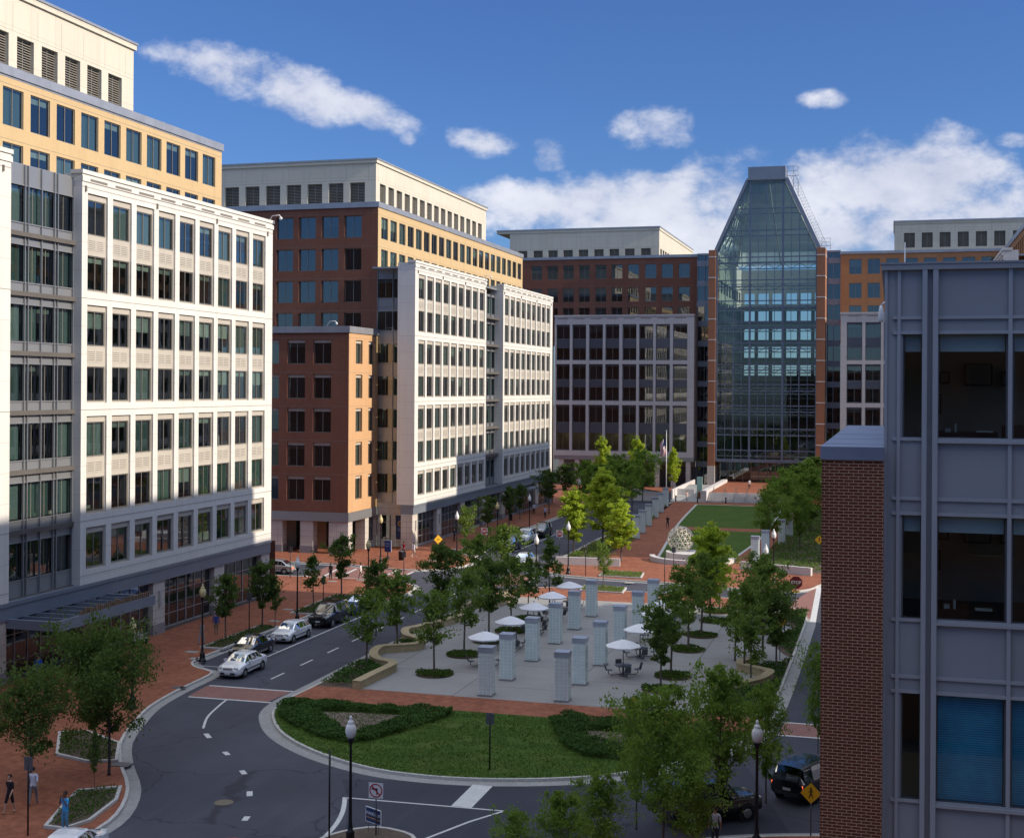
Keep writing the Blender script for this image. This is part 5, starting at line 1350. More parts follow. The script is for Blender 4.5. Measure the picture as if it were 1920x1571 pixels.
def dne(x, y, lb, zc=2.6):
    r = sign(x, y, 0, zc + .3, lb); m = MB(); s = .38
    plate(m, [(-s, -.04, zc - s), (s, -.04, zc - s), (s, -.04, zc + s), (-s, -.04, zc + s)], .01); m.build('plate', whitep, r, M=None, world=False)
    m = MB(); plate(m, disc(.34, 24, -.052, zc), .01); m.build('disc', redp, r, world=False)
    m = MB(); m.box(-.27, .27, -.062, -.053, zc - .05, zc + .05); m.build('bar', whitep, r, world=False)
    link('lettering', text_mesh('DO NOT', .13, whitep), r, Matrix.Translation((0, -.056, zc + .15)) @ UPR)
    link('lettering', text_mesh('ENTER', .13, whitep), r, Matrix.Translation((0, -.056, zc - .15)) @ UPR)
dne(*(-45.51,147.84), 'square DO NOT ENTER sign at the street mouth near the bus of lamps'.replace(' near the bus of lamps', ' beside the small green tree'))
dne(*(-36.63,148.27), 'square DO NOT ENTER sign half behind a bright young tree in the median')
sx, sy = (-7.82,115.05)
r = sign(sx, sy, .1, 3.5, 'shade-darkened red STOP sign with a small yellow plate at the plaza corner'); m = MB(); plate(m, disc(.56, 8, -.05, 2.95, math.pi / 8), .01); m.build('plate', plain('stop_red_shaded', (.13, .012, .018), .5), r, world=False)  # plate red is darkened, the shade on it sits in the colour
m = MB(); plate(m, [(-.3, -.045, 2.1), (.3, -.045, 2.1), (.3, -.045, 2.27), (-.3, -.045, 2.27)], .01); m.build('small_plate', yelp, r, world=False)
link('lettering', text_mesh('STOP', .36, whitep), r, Matrix.Translation((0, -.058, 2.95)) @ UPR)
def diamond(x, y, rz, lb, zc=2.5, s=.53, walk=True, z=.13):
    r = sign(x, y, rz, zc + .1, lb, z=z); m = MB(); plate(m, disc(s, 4, -.05, zc), .01); m.build('plate', yelp, r, world=False)
    m = MB(); k = s * .62
    if walk:
        plate(m, disc(k * .16, 10, -.058, zc + k * .72), .006)
        def limb(a, b, w): 
            a = Vector((a[0] * k, 0, a[1] * k)); b = Vector((b[0] * k, 0, b[1] * k)); d = (b - a).normalized(); n_ = Vector((-d.z, 0, d.x)) * w * k
            plate(m, [tuple(Vector((0, -.058, zc)) + v_) for v_ in (a + n_, b + n_ * .7, b - n_ * .7, a - n_)], .006)
        limb((0, .55), (0, -.05), .14); limb((0, 0), (-.32, -.75), .09); limb((0, 0), (.3, -.7), .09); limb((0, .48), (-.35, .1), .06); limb((0, .48), (.35, .12), .06)
    else: m.box(-k * .5, k * .4, -.058, -.052, zc - .04, zc + .04); 
    m.build('symbol', blackp, r, world=False)
diamond(*(-46.72,134.95), .75, 'yellow diamond warning sign on the brick corner across the side street', 3.0, .5, False)
diamond(*(-3.32,58.97), .0, 'yellow diamond walking figure sign close to the black truck', 1.85, .45)
diamond(*(-7.67,96.66), .2, 'yellow diamond walking figure sign in the east bed behind leaves', 2.7, .5)
diamond(*(-7.75,150.72), .1, 'yellow diamond warning sign far down the east kerb', 2.7, .5)
diamond(*(-12.94,69.21), .1, 'yellow diamond sign among the leaves east of the round lawn', 2.7, .45)
# no left turn sign and placard near the bottom
nx_, ny_ = (-21.3,53.6)
nz = 2.05
r = sign(nx_, ny_, 0, nz - .1, 'square no left turn sign on a black post by the bottom street lamp'); m = MB(); s = .33; zc = nz - .13
plate(m, [(-s, -.04, zc - s), (s, -.04, zc - s), (s, -.04, zc + s), (-s, -.04, zc + s)], .01); m.build('plate', whitep, r, world=False)
m = MB(); n = 28
for k in range(n):
    a, b = 2 * math.pi * k / n, 2 * math.pi * (k + 1) / n
    m.face([(.30 * math.cos(a), -.046, zc + .30 * math.sin(a)), (.30 * math.cos(b), -.046, zc + .30 * math.sin(b)), (.245 * math.cos(b), -.046, zc + .245 * math.sin(b)), (.245 * math.cos(a), -.046, zc + .245 * math.sin(a))])
m.face([(-.21, -.05, zc + .17), (-.17, -.05, zc + .21), (.21, -.05, zc - .17), (.17, -.05, zc - .21)]); m.build('ring', redp, r, world=False)
m = MB(); m.box(.02, .08, -.048, -.045, zc - .17, zc + .08); m.box(-.1, .08, -.048, -.045, zc + .04, zc + .10); m.face([(-.1, -.047, zc - .0), (-.1, -.047, zc + .14), (-.2, -.047, zc + .07)]); m.build('arrow', blackp, r, world=False)
cx_, cy_ = (-21.5,53.3)
r = empty('placard', (cx_, cy_ + .5, .13), -.5, 'small blue lawn placard with white lettering leaning beside the turn sign', 'placard')
m = MB(); m.box(-.36, .36, -.012, .012, .32, .78); m.build('board', bluep, r, world=False)
m = MB()
for a, b, c, d in ((-.37, .37, .77, .79), (-.37, .37, .31, .33)): m.box(a, b, -.016, .016, c, d)
m.box(-.38, -.36, -.016, .016, .31, .79); m.box(.36, .38, -.016, .016, .31, .79); m.build('border', whitep, r, world=False)
m = MB(); m.box(-.33, .33, -.016, -.0125, .45, .475); m.build('stripe', yelp, r, world=False)
m = MB(); m.tube([(-.25, 0, 0), (-.25, 0, .32)], .008, 5); m.tube([(.25, 0, 0), (.25, 0, .32)], .008, 5); m.build('stake', metald, r, world=False)
r.scale = (1.35, 1.35, 1.35)
link('lettering', text_mesh('MANDALA', .145, whitep), r, Matrix.Translation((0, -.018, .6)) @ UPR)
# bare posts and thin sign posts

PO = ((-22.43,51.21,4.2,'tall black post seen edge-on beside the curved white line'),(-19.48,64.44,2.9,'thin black post standing alone on the oval lawn'),(-58.2,122.79,3.2,'thin post with a pale tilted plate at the side street'),(-46.86,124.99,2.9,'thin black post with round plate at the crossing'),(-48.47,109.05,2.4,'short thin post in the brick sidewalk near the black truck'),(-21.15,133.5,3.4,'thin black post in front of the lattice sphere'),(-20.69,125.25,3.6,'thin black post edge-on on the south side of the cross street'),(-30.25,133.66,3.6,'thin black post edge-on near the white garden wall'),(-13.48,134.88,3,'post with small white parking plate east of the lawn'),(-48.21,94.4,3.2,'thin post in the grass bed behind the black coupe'),(-35.51,49.21,3.4,'thick dark post at the bottom corner near the walkers'))
for x, y, h, lb in PO:
    r = empty('sign_post', (x, y, .1), 0, lb, 'post'); link('post', pole_mesh(h, .04, blackp), r)
    m = MB(); m.box(-.04 if 'edge-on' in lb else -.2, .04 if 'edge-on' in lb else .2, -.01, .03, h - .6, h - .02); m.build('plate', metald, r, world=False)
# banner, kiosk, hydrant, bins, benches, bollards, flag, dome, totem
kx, ky = (-54.52,140.25)
r = empty('information_sign', (kx, ky, .13), -.15, 'dark blue information board on a black stand outside the banner window', 'sign')
m = MB(); m.box(-.38, .38, -.06, .06, .75, 2.0); m.box(-.4, .42, .061, .10, .72, 2.03, 1); m.build('board', [bluep, whitep], r, world=False)
m = MB(); m.box(-.3, .3, -.068, -.062, 1.5, 1.52); m.box(-.26, .26, -.068, -.062, 1.62, 1.72); m.box(-.26, .26, -.068, -.062, 1.34, 1.4); m.build('print', [plain('sign_print', (.25, .3, .42), .5)], r, world=False)
m = MB(); m.tube([(0, 0, .2), (0, 0, .75)], .06, 8); m.lathe([(.26, 0), (.22, .08), (.08, .25)], 10); m.build('stand', blackp, r, world=False)
r = empty('banner', (-57.15, 151.2, 1.0), 0, 'dark blue banner with a gold seal hung in the corner shop window', 'banner')
m = MB(); m.box(-.55, .5, 0, .03, .15, 2.75); m.build('cloth', bluep, r, world=False)
m = MB(); plate(m, disc(.36, 20, -.02, 1.9), .015); m.build('seal_rim', plain('seal_cream', (.5, .4, .25), .5), r, world=False)
m = MB(); plate(m, disc(.28, 18, -.03, 1.9), .01); m.build('seal', plain('seal_brown', (.25, .12, .04), .5), r, world=False)
link('lettering', text_mesh('OPEN\nHOUSE', .2, plain('banner_print', (.35, .42, .6), .6)), r, Matrix.Translation((-.02, -.01, 1.1)) @ UPR) if False else None
m = MB()
for z_ in (1.2, .98):
    for k in range(5): m.box(-.34 + k * .14, -.25 + k * .14, -.01, -.002, z_, z_ + .15)
m.build('faint_print', MATS.get('sign_print'), r, world=False)
hx, hy = (-44.63,136.99)
r = empty('fire_hydrant', (hx, hy, .13), 0, 'yellow fire hydrant with a white top at the street corner', 'hydrant')
m = MB(); m.lathe([(.16, 0), (.16, .05), (.11, .06), (.11, .5), (.14, .52), (.14, .56)], 12); m.tube([(-.2, 0, .4), (.2, 0, .4)], .06, 8); m.tube([(0, -.2, .36), (0, 0, .36)], .07, 8); m.build('barrel', yelp, r, world=False)
m = MB(); m.lathe([(.13, .56), (.11, .66), (.05, .72), (.03, .78)], 12); m.build('bonnet', whitep, r, world=False)
for (x, y), lb in ((((-47.63,143.06)), 'black litter bin at the corner beside the lamp post'), (((-53.39,186.26)), 'black litter bin farther up the west sidewalk'), (((-52.61,139.43)), 'low black bin near the corner tower steps')):
    r = empty('litter_bin', (x, y, .13), 0, lb, 'bin')
    m = MB(); m.lathe([(.27, 0), (.30, .9), (.32, .95)], 14); 
    m.build('drum', blackp, r, world=False); m = MB(); m.lathe([(.31, .955), (.24, 1.02), (.05, 1.05)], 14); m.build('lid', metald, r, world=False)
def bench(x, y, rz, lb, mat=None, z=.13):
    r = empty('bench', (x, y, z), rz, lb, 'bench'); mat = mat or wallw
    m = MB()
    for k in range(4): m.box(-.8, .8, -.22 + k * .115, -.13 + k * .115, .42, .46)
    m.build('seat', mat, r, world=False)
    m = MB()
    for k in range(3): m.box(-.8, .8, .23 + .02 * k, .26 + .02 * k, .55 + .13 * k, .64 + .13 * k)
    m.build('backrest', mat, r, world=False)
    for s in (-.65, .65):
        m = MB(); m.box(s - .03, s + .03, -.2, .2, 0, .418); m.box(s - .03, s + .03, .27, .31, .3, .95); m.build('leg', blackp, r, world=False)
bench(*(-53.73,87.69), 1.57, 'pale bench beside the stone column with a seated person')
bench(*(-59.41,199.07), 1.57, 'bench in the shade along the far white facade', metald)
for i, (x, y) in enumerate(((-35.71,227.23),(-31.7,225.33),(-27.02,225.93),(-22.4,228.7),(-19.98,228.48))):
    r = empty('bollard', (x, y, .13), 0, 'short black bollard standing before the atrium steps', 'bollard', 'bollards before the atrium steps'); m = MB(); m.lathe([(.11, 0), (.11, .85), (.13, .88), (.13, .95), (.05, 1.02)], 10); m.build('shaft', blackp, r, world=False)
m = MB(); tx_, ty_ = (-32.25,231.92)
m.box(tx_ - .5, tx_ + .45, ty_ - .2, ty_ + .2, .13, 4.1); tag(m.build('entrance_totem', plain('teal_glass', (.30, .48, .42), .25)), 'pale teal totem sign left of the atrium stairs'.replace('left of', 'beside'), 'sign')
fx, fy = (-40.11,243.86); ft = 11.39
r = empty('flagpole', (fx, fy, .13), 0, 'tall white flagpole rising from the trees by the atrium', 'flagpole')
m = MB(); m.tube([(0, 0, 0), (0, 0, ft)], [.11, .05], 8); m.lathe([(.02, ft), (.12, ft + .1), (.02, ft + .22)], 8); m.build('pole', silver, r, world=False)
for zz_ in (0,):
    m = MB(); n = 10
    fl = []
    for k in range(13):
        row = []
        for j in range(7):
            u = k / 12; v = j / 6
            row.append(Vector((-.15 - 1.0 * u + .10 * math.sin(v * 9 + u * 3), .18 * math.sin(u * 9 + v * 2), ft - 1.0 - 3.2 * v * (1 - .1 * u) - 1.1 * u)))
        fl.append(row)
    for k in range(12):
        for j in range(6):
            mi = 2 if (k < 5 and j < 3) else (0 if k % 2 else 1)
            m.face([fl[k][j], fl[k + 1][j], fl[k + 1][j + 1], fl[k][j + 1]], mi, True)
    q = m.build('flag', [whitep, redp, bluep], None, world=False); q.location = (fx, fy, .13); WM[q] = Matrix.Translation((fx, fy, .13))
    tag(q, 'striped red and white flag hanging limp on the tall pole', 'flag')
# lattice sphere sculpture
bm = bmesh.new(); bmesh.ops.create_icosphere(bm, subdivisions=1, radius=1.5)
m = MB(); seen = set()
for f in bm.faces:
    A, B, C = [v_.co.copy() for v_ in f.verts]; n = 3; P = {}
    for i in range(n + 1):
        for j in range(n + 1 - i): P[i, j] = ((A * (n - i - j) + B * i + C * j) / n).normalized() * 1.5
    for (i, j), p in P.items():
        for q in ((i + 1, j), (i, j + 1), (i + 1, j - 1)):
            if q not in P: continue
            key = tuple(sorted((tuple(round(c, 2) for c in p), tuple(round(c, 2) for c in P[q]))))
            if key in seen or min(p.z, P[q].z) < -1.36: continue
            seen.add(key); m.tube([p, P[q]], .038, 5)
bm.free()
o = m.build('lattice_sphere', [plain('lattice_white', (.72, .66, .55), .5)], None, world=False); o.location = (-23.19, 151.3, 2.25); tag(o, 'white lattice sphere sculpture on the curved wall before the lawn', 'sculpture')
# roof cameras on white arms
for (x, y, z, rz, lb) in ((-54.4, 110.8, 34.4, 0, 'small white camera on a bent arm at the nearer white roof corner'), (-54.5, 177.0, 34.4, 0, 'small white camera on a bent arm on the farther white roof'), (-62.5, 142.2, 26.4, 0, 'small white camera on a bent arm on the red tower roof')):
    r = empty('security_camera', (x, y, z), rz, lb, 'camera'); m = MB(); m.tube([(-.5, 0, -.1), (-.1, 0, .5), (.6, 0, .55), (.75, 0, .35)], .045, 6); m.build('arm', whitep, r, world=False)
    m = MB(); m.lathe([(.05, .1), (.15, .0), (.13, -.12), (.02, -.2)], 10, c=(.75, 0, .3)); m.build('dome', whitep, r, world=False)
r = empty('security_camera', (-0.26, 29.6, 21), 0, 'round white camera fixed to the metal corner of the near building', 'camera')
m = MB(); m.lathe([(.03, .2), (.05, .1), (.06, .02), (.06, -.1), (.04, -.15)], 12); m.build('dome', whitep, r, world=False)
m = MB(); m.tube([(0, 0, .2), (.05, .0, .26), (.1, .1, .26)], .02, 5); m.build('arm', whitep, r, world=False)
m = MB(); c_ = (0.27,36,22.87)
m.tube([(c_[0], 36, 21), (c_[0], 36, c_[2] + .35)], .02, 6); tag(m.build('vent_pipe', whitep), 'thin white pipe standing on the metal roof', 'pipe')

# ------------------------------------------------------------------ cars
tyre = plain('tyre_rubber', (.015, .015, .016), .8); rimm = plain('wheel_rim', (.4, .41, .42), .3, metal=.8)
carglass = glass('car_glass', (.12, .15, .15), .08, .9)
headm = plain('headlight_glass', (.7, .7, .68), .15, var=.05); tailm = plain('taillight_red', (.35, .01, .01), .2); taile = emit('taillight_lit', (1, .12, .04), 3.0)
trimb = plain('car_trim', (.03, .03, .032), .5); platem = plain('number_plate', (.6, .6, .62), .5)
def paint(name, c): return plain(name, c, .25, spec=.6, var=.015, coat=.9)
PAINT = {'white': paint('paint_white', (.86, .87, .88)), 'black': paint('paint_black', (.010, .010, .012)), 'blue': paint('paint_blue', (.03, .08, .32)),
         'silver': plain('paint_silver', (.42, .44, .45), .3, metal=.6, var=.02, coat=.8), 'red': paint('paint_red', (.35, .02, .02)), 'navy': paint('paint_navy', (.02, .03, .06))}
# stations: x, z_low, z_belt, z_top, half width at belt, half width at roof ; cabin glass flags follow
SHAPES = {
 'sedan': ([(-2.22, .38, .66, .74, .62, .5), (-2.15, .24, .80, .92, .78, .66), (-1.75, .2, .88, 1.0, .83, .72), (-1.42, .2, .90, 1.04, .84, .72), (-.95, .2, .91, 1.36, .85, .60), (-.55, .2, .91, 1.41, .85, .61), (.10, .2, .91, 1.42, .85, .61), (.50, .2, .90, 1.36, .85, .59), (1.12, .2, .88, .97, .85, .72), (1.75, .2, .80, .87, .83, .70), (2.10, .22, .68, .76, .77, .64), (2.22, .36, .56, .62, .6, .5)], (3, 8)),
 'hatch': ([(-2.0, .38, .74, .84, .66, .5), (-1.95, .24, .84, .98, .79, .62), (-1.7, .2, .90, 1.12, .82, .60), (-1.15, .2, .91, 1.37, .84, .58), (-.6, .2, .91, 1.42, .84, .60), (.05, .2, .91, 1.42, .84, .60), (.45, .2, .90, 1.34, .84, .58), (1.05, .2, .87, .95, .84, .7), (1.65, .2, .78, .85, .82, .68), (1.98, .22, .66, .74, .76, .62), (2.1, .36, .56, .62, .6, .5)], (2, 7)),
 'suv': ([(-2.3, .5, .98, 1.10, .8, .62), (-2.26, .42, 1.02, 1.42, .88, .68), (-2.1, .38, 1.05, 1.74, .9, .70), (-1.4, .36, 1.05, 1.80, .92, .72), (-.5, .36, 1.05, 1.80, .92, .72), (.30, .36, 1.05, 1.78, .92, .71), (.62, .36, 1.05, 1.70, .92, .69), (1.12, .36, 1.04, 1.13, .91, .78), (1.85, .36, 1.0, 1.08, .9, .78), (2.22, .4, .92, 1.0, .86, .74), (2.3, .5, .8, .86, .76, .66)], (1, 7)),
}
CARM = {}
def car_meshes(kind):
    st, (g0, g1) = SHAPES[kind]; body = MB(); gl = MB(); rings = []
    for x, zl, zb, zt_, hw, ht in st:
        P = [(x, 0, zl), (x, hw * .82, zl), (x, hw * .98, zl + .10), (x, hw * 1.02, (zl + zb) / 2), (x, hw, zb - .04), (x, hw * .96, zb), (x, ht, zt_ - .05), (x, ht * .86, zt_), (x, 0, zt_ + .025)]
        rings.append(P)
    for i in range(len(rings) - 1):
        a, b = rings[i], rings[i + 1]
        for s in (1, -1):
            for j in range(8):
                q = [a[j], b[j], b[j + 1], a[j + 1]]
                q = [(p[0], p[1] * s, p[2]) for p in q]
                if s < 0: q = q[::-1]
                cabin = g0 <= i < g1
                front = (i == g1 - 1); rear = (i == g0)
                isg = cabin and (j == 5 or (j in (6, 7) and (front or rear)))
                if kind == 'suv' and rear and j in (6, 7): isg = True
                if isg:
                    # glass sits just inside a painted surround
                    c = Vector([sum(p[k] for p in q) / 4 for k in range(3)]); v = [Vector(p) for p in q]; sh = .90 if j == 5 else .97
                    inn = [c + (p - c) * sh for p in v]
                    if j in (6, 7): inn = [Vector((c.x + (p.x - c.x) * .92, p.y * (.96 if j == 6 else 1), c.z + (p.z - c.z) * .92)) for p in v]
                    gl.face(inn, 0)
                    for k in range(4): body.face([v[k], v[(k + 1) % 4], inn[(k + 1) % 4], inn[k]], 0)
                else: body.face(q, 0, True)
    for i in (0, -1):
        P = rings[i]; pts = P + [(p[0], -p[1], p[2]) for p in P[1:-1]][::-1]; body.face(pts if i else pts[::-1], 0)
    fx = max(s[0] for s in st); rx = min(s[0] for s in st); low = st[5][1]
    h = 1 if kind != 'suv' else 1.25
    hw = st[5][4]
    body.box(fx - .10, fx + .03, -.52, .52, low + .12, low + .26, 1); body.box(rx - .03, rx + .1, -.6, .6, low + .1, low + .24, 1)
    body.box(-1.0, 1.0, hw + .002, hw + .028, low + .28, low + .34, 1); body.box(-1.0, 1.0, -hw - .028, -hw - .002, low + .28, low + .34, 1)
    for s in (1, -1): body.box(.55, .75, s * (hw - .02), s * (hw + .16), st[5][2] - .02, st[5][2] + .13, 0)
    wb = (-1.28, 1.33) if kind != 'suv' else (-1.38, 1.42)
    r = .30 if kind != 'suv' else .37
    for wx in wb:
        for s in (1, -1):
            n = 16; body.face([(wx + (r + .07) * math.cos(2 * math.pi * k / n), s * (hw * 1.025 + .004), r + (r + .07) * math.sin(2 * math.pi * k / n)) for k in range(n)], 1)
    w = MB(); w.tube([(0, -.10, 0), (0, -.08, 0), (0, .08, 0), (0, .10, 0)], [r * .86, r, r, r * .86], 18)
    rm = MB(); rm.tube([(0, .092, 0), (0, .112, 0)], [r * .62, r * .5], 14); rm.tube([(0, -.092, 0), (0, -.112, 0)], [r * .62, r * .5], 14)
    zb_f = st[-3][2]; zb_r = st[1][2]
    hl = MB(); hl.box(-.05, .05, -.15, .15, -.07, .07)
    tl = MB(); tl.box(-.04, .04, -.13, .13, -.1, .1)
    pl = MB(); pl.box(-.01, .01, -.2, .2, -.06, .06)
    gr = MB()
    for k in range(4): gr.box(-.02, .02, -.34, .34, -.09 + k * .05, -.07 + k * .05)
    CARM[kind] = (body, gl, w.mesh('wheel', [tyre]), rm.mesh('rim', [rimm]), hl.mesh('headlight', [headm]), tl, pl.mesh('number_plate', [platem]), gr.mesh('grille', [trimb]), fx, rx, zb_f, zb_r, wb, r, hw)
def car(kind, col, x, y, rz, lb, lit=False, grp=None, name='parked_car', cat='car'):
    if kind not in CARM: car_meshes(kind)
    body, gl, wm, rm, hl, tl, pl, gr, fx, rx, zf, zr, wb, r, hw = CARM[kind]
    o = empty(name, (x, y, .005), rz, lb, cat, grp)
    link('body', body.mesh('body', [PAINT[col], trimb]), o); link('window_glass', gl.mesh('window_glass', [carglass]), o)
    for wx in wb:
        for s in (1, -1):
            w = link('wheel', wm, o, Matrix.Translation((wx, s * (hw - .07), r))); link('rim', rm, w)
    for s in (1, -1):
        link('headlight', hl, o, Matrix.Translation((fx - .09, s * hw * .66, zf - .08)))
        link('taillight', tl.mesh('taillight', [taile if lit else tailm]), o, Matrix.Translation((rx + .05, s * hw * .76, zr - .12)))
    link('number_plate', pl, o, Matrix.Translation((rx - .035, 0, zr - .28))); link('number_plate', pl, o, Matrix.Translation((fx + .035, 0, .4 if kind != 'suv' else .58))); link('grille', gr, o, Matrix.Translation((fx - .02, 0, zf - .12)))
    return o
S_ = -math.pi / 2
GP = 'cars parked along the west kerb'
car('sedan', 'white', -42.25, 81.8, S_ + .02, 'white four door sedan parked first in the row by the brick crossing', grp=GP)
car('sedan', 'black', -44.4, 87.4, S_, 'black low coupe parked between the two white cars', grp=GP)
car('hatch', 'white', -44.3, 93.7, S_, 'white two door hatchback parked in front of the black truck', grp=GP)
car('suv', 'black', -44.2, 100.7, S_, 'black square truck parked behind the white hatchback', grp=GP, cat='truck')
car('sedan', 'blue', -44.15, 107.2, S_ - .12, 'bright blue car half hidden by trees at the street corner', name='car')
car('suv', 'navy', -43.87, 152.67, S_, 'dark car parked nearest the kerb bed in the far row', grp='cars parked along the far kerb')
car('suv', 'white', -44.03, 160.67, S_, 'white car parked in the middle of the far row', grp='cars parked along the far kerb')
car('suv', 'black', -43.95, 168.26, S_, 'black car parked last in the far row', grp='cars parked along the far kerb')
car('sedan', 'silver', -38.58, 140.38, S_ - .1, 'silver car driving toward the crossing', name='car')
car('sedan', 'silver', -61.56, 126.54, math.pi, 'silver car leaving down the side street with its tail lights showing', True, name='car')
car('suv', 'black', -3.67, 65.55, R(64), 'black truck with glowing tail lights beside the brick corner', True, name='car', cat='truck')
car('suv', 'black', -7.87, 60.33, R(38), 'dark car behind the trees at the bottom', name='car')
car('sedan', 'red', -25.09, 47.57, R(172), 'red car whose roof shows at the bottom edge', name='car')
car('sedan', 'white', -31.9, 46.91, R(100), 'white car whose roof shows at the bottom corner', name='car')

# ------------------------------------------------------------------ people
skinA = plain('skin_light', (.50, .30, .21), .6, var=.03); skinB = plain('skin_brown', (.16, .08, .05), .6, var=.03)
CLO = {}
def cloth(c):
    if c not in CLO: CLO[c] = plain('cloth', c, .9, var=.12, scale=6)
    return CLO[c]
hairm = plain('hair_dark', (.02, .014, .01), .7)
shoem = plain('shoe', (.03, .025, .02), .6)
def skin_mesh(verts, edges, radii, root=0, sub=1):
    me = bpy.data.meshes.new('tmp'); me.from_pydata(verts, edges, []); o = bpy.data.objects.new('tmp', me); COL.objects.link(o)
    md = o.modifiers.new('s', 'SKIN'); sl = me.skin_vertices[0].data if me.skin_vertices else None
    if sl is None:
        bpy.context.view_layer.objects.active = o
        o.modifiers.remove(md)
        bm = bmesh.new(); bm.from_mesh(me); bm.verts.layers.skin.verify(); bm.to_mesh(me); bm.free(); md = o.modifiers.new('s', 'SKIN'); sl = me.skin_vertices[0].data
    for i, r in enumerate(radii): sl[i].radius = (r, r) if not hasattr(r, '__len__') else r; sl[i].use_root = (i == root)
    md.use_smooth_shade = True
    sb = o.modifiers.new('u', 'SUBSURF'); sb.levels = sub; sb.render_levels = sub
    bpy.context.view_layer.update()
    out = bpy.data.meshes.new_from_object(o.evaluated_get(bpy.context.evaluated_depsgraph_get()))
    COL.objects.unlink(o); bpy.data.objects.remove(o); return out
def person(x, y, rz, lb, top, legs, pose='walk', sk=None, h=1.72, long=False, z=.135, hair=None, carry=None, dress=False, armup=False):
    sk = sk or skinA; s = h / 1.72
    V = []; E = []; Rr = []
    def v(p, r, par=None):
        V.append((p[0] * s, p[1] * s, p[2] * s)); Rr.append(tuple(q * s for q in r) if hasattr(r, '__len__') else r * s)
        if par is not None: E.append((par, len(V) - 1))
        return len(V) - 1
    sit = pose == 'sit'; base = .50 if sit else .93
    pel = v((0, 0, base), (.15, .11)); wa = v((0, .0, base + .16), (.125, .10), pel); ch = v((0, .0, base + .36), (.16, .115), wa); nb_ = v((0, 0, base + .50), (.10, .08), ch)
    nk = v((0, .01, base + .565), .052, nb_); hd0 = v((0, .02, base + .64), (.075, .085), nk); hd1 = v((0, .025, base + .73), (.082, .098), hd0); v((0, .015, base + .79), (.06, .07), hd1)
    sw = .17 if pose == 'walk' else .03
    for sd in (1, -1):
        hp = v((.085 * sd, 0, base - .06), .10, pel)
        if sit:
            kn = v((.10 * sd, .43, base - .02), .066, hp); an = v((.10 * sd, .46, .10), .043, kn); v((.10 * sd, .58, .05), .035, an)
        else:
            f = sw * sd; kn = v((.095 * sd, f * .75 + .03, .49), .066, hp); an = v((.095 * sd, f * 1.35 - .02, .09 if sd > 0 or pose != 'walk' else .13), .042, kn); v((.095 * sd, f * 1.35 + .12, .05), .036, an)
        sh = v((.185 * sd, 0, base + .465), .062, nb_)
        if armup or pose == 'phone':
            el = v((.24 * sd, .12, base + .24), .044, sh); wr_ = v((.07 * sd, .20, base + .56), .03, el); dz = .05; dv = (-.01 * sd, .0)
        else:
            el = v((.235 * sd, -.03 - sw * .4 * sd, base + .20), .043, sh); wr_ = v((.245 * sd, .08 - sw * .9 * sd, base - .04), .03, el); dz = -.05; dv = (0, .01)
        px_, py_, pz_ = V[wr_][0] / s, V[wr_][1] / s, V[wr_][2] / s
        pm = v((px_ + dv[0], py_ + dv[1], pz_ + dz), (.034, .020), wr_)
        for k, (fo, ln) in enumerate(((-.026, .062), (-.009, .072), (.009, .068), (.025, .055))):
            f1 = v((px_ + dv[0], py_ + dv[1] + fo, pz_ + dz * 1.75), .0095, pm); v((px_ - .012 * sd, py_ + dv[1] + fo, pz_ + dz * 1.75 + (ln if dz > 0 else -ln) * .8), .008, f1)
        v((px_ - .01 * sd, py_ + .045, pz_ + dz * 1.3), .0095, pm)
    me = skin_mesh(V, E, Rr)
    me.materials.clear()
    for m_ in (sk, cloth(top), cloth(legs), shoem): me.materials.append(m_)
    for p in me.polygons:
        c = p.center / s; p.use_smooth = True
        ax_ = abs(c.x)
        if c.z > base + .535 or (ax_ > .2 and c.z < base + (.22 if not long else -.03)) : k = 0
        elif c.z > base + (-.02 if not dress else -.45) and not (sit and c.y > .14): k = 1
        elif c.z < .085: k = 3
        else: k = 2 if not dress else 0
        if (armup or pose == 'phone') and c.y > .12 and c.z > base + .2: k = 0
        p.material_index = k
    o = bpy.data.objects.new('person', me); COL.objects.link(o); o.location = (x, y, z); o.rotation_euler = (0, 0, rz); WM[o] = Matrix.Translation((x, y, z)) @ Matrix.Rotation(rz, 4, 'Z')
    tag(o, lb, 'person')
    hb = MB(); hm = hair or hairm
    n = 10; P0 = (base + .735) * s
    for i in range(6):
        for j in range(n):
            def q(i_, j_):
                th = i_ / 6 * 1.75; ph = 2 * math.pi * j_ / n
                zz_ = math.cos(th); rr = math.sin(th)
                return (.096 * s * rr * math.cos(ph), .012 * s + .112 * s * rr * math.sin(ph) - .012 * s, P0 + .11 * s * zz_)
            if i >= 3 and math.sin(2 * math.pi * (j + .5) / n) > .35: continue
            hb.face([q(i, j), q(i + 1, j), q(i + 1, j + 1), q(i, j + 1)], 0, True)
    hb.build('hair', hm, o, world=False)
    fb = MB(); fz = (base + .70) * s
    for sd in (1, -1): fb.box(.02 * s + (sd - 1) * .025 * s, .045 * s + (sd - 1) * .02 * s, .118 * s, .128 * s, fz + .02 * s, fz + .03 * s)
    fb.box(-.02 * s, .02 * s, .112 * s, .122 * s, fz - .045 * s, fz - .037 * s); fb.build('face_features', hairm, o, world=False)
    nb2 = MB(); nb2.box(-.011 * s, .011 * s, .115 * s, .14 * s, fz - .02 * s, fz + .01 * s); nb2.build('nose', sk, o, world=False)
    if carry:
        b = MB(); b.box(-.30, -.20, -.05, .2, base - .2, base + .05); q = b.build('shoulder_bag', cloth(carry), None, world=False); q.matrix_basis = WM[o]; tag(q, 'bag carried by the ' + lb.split(',')[0].replace('person', 'walker')[:60], 'bag')
    return o
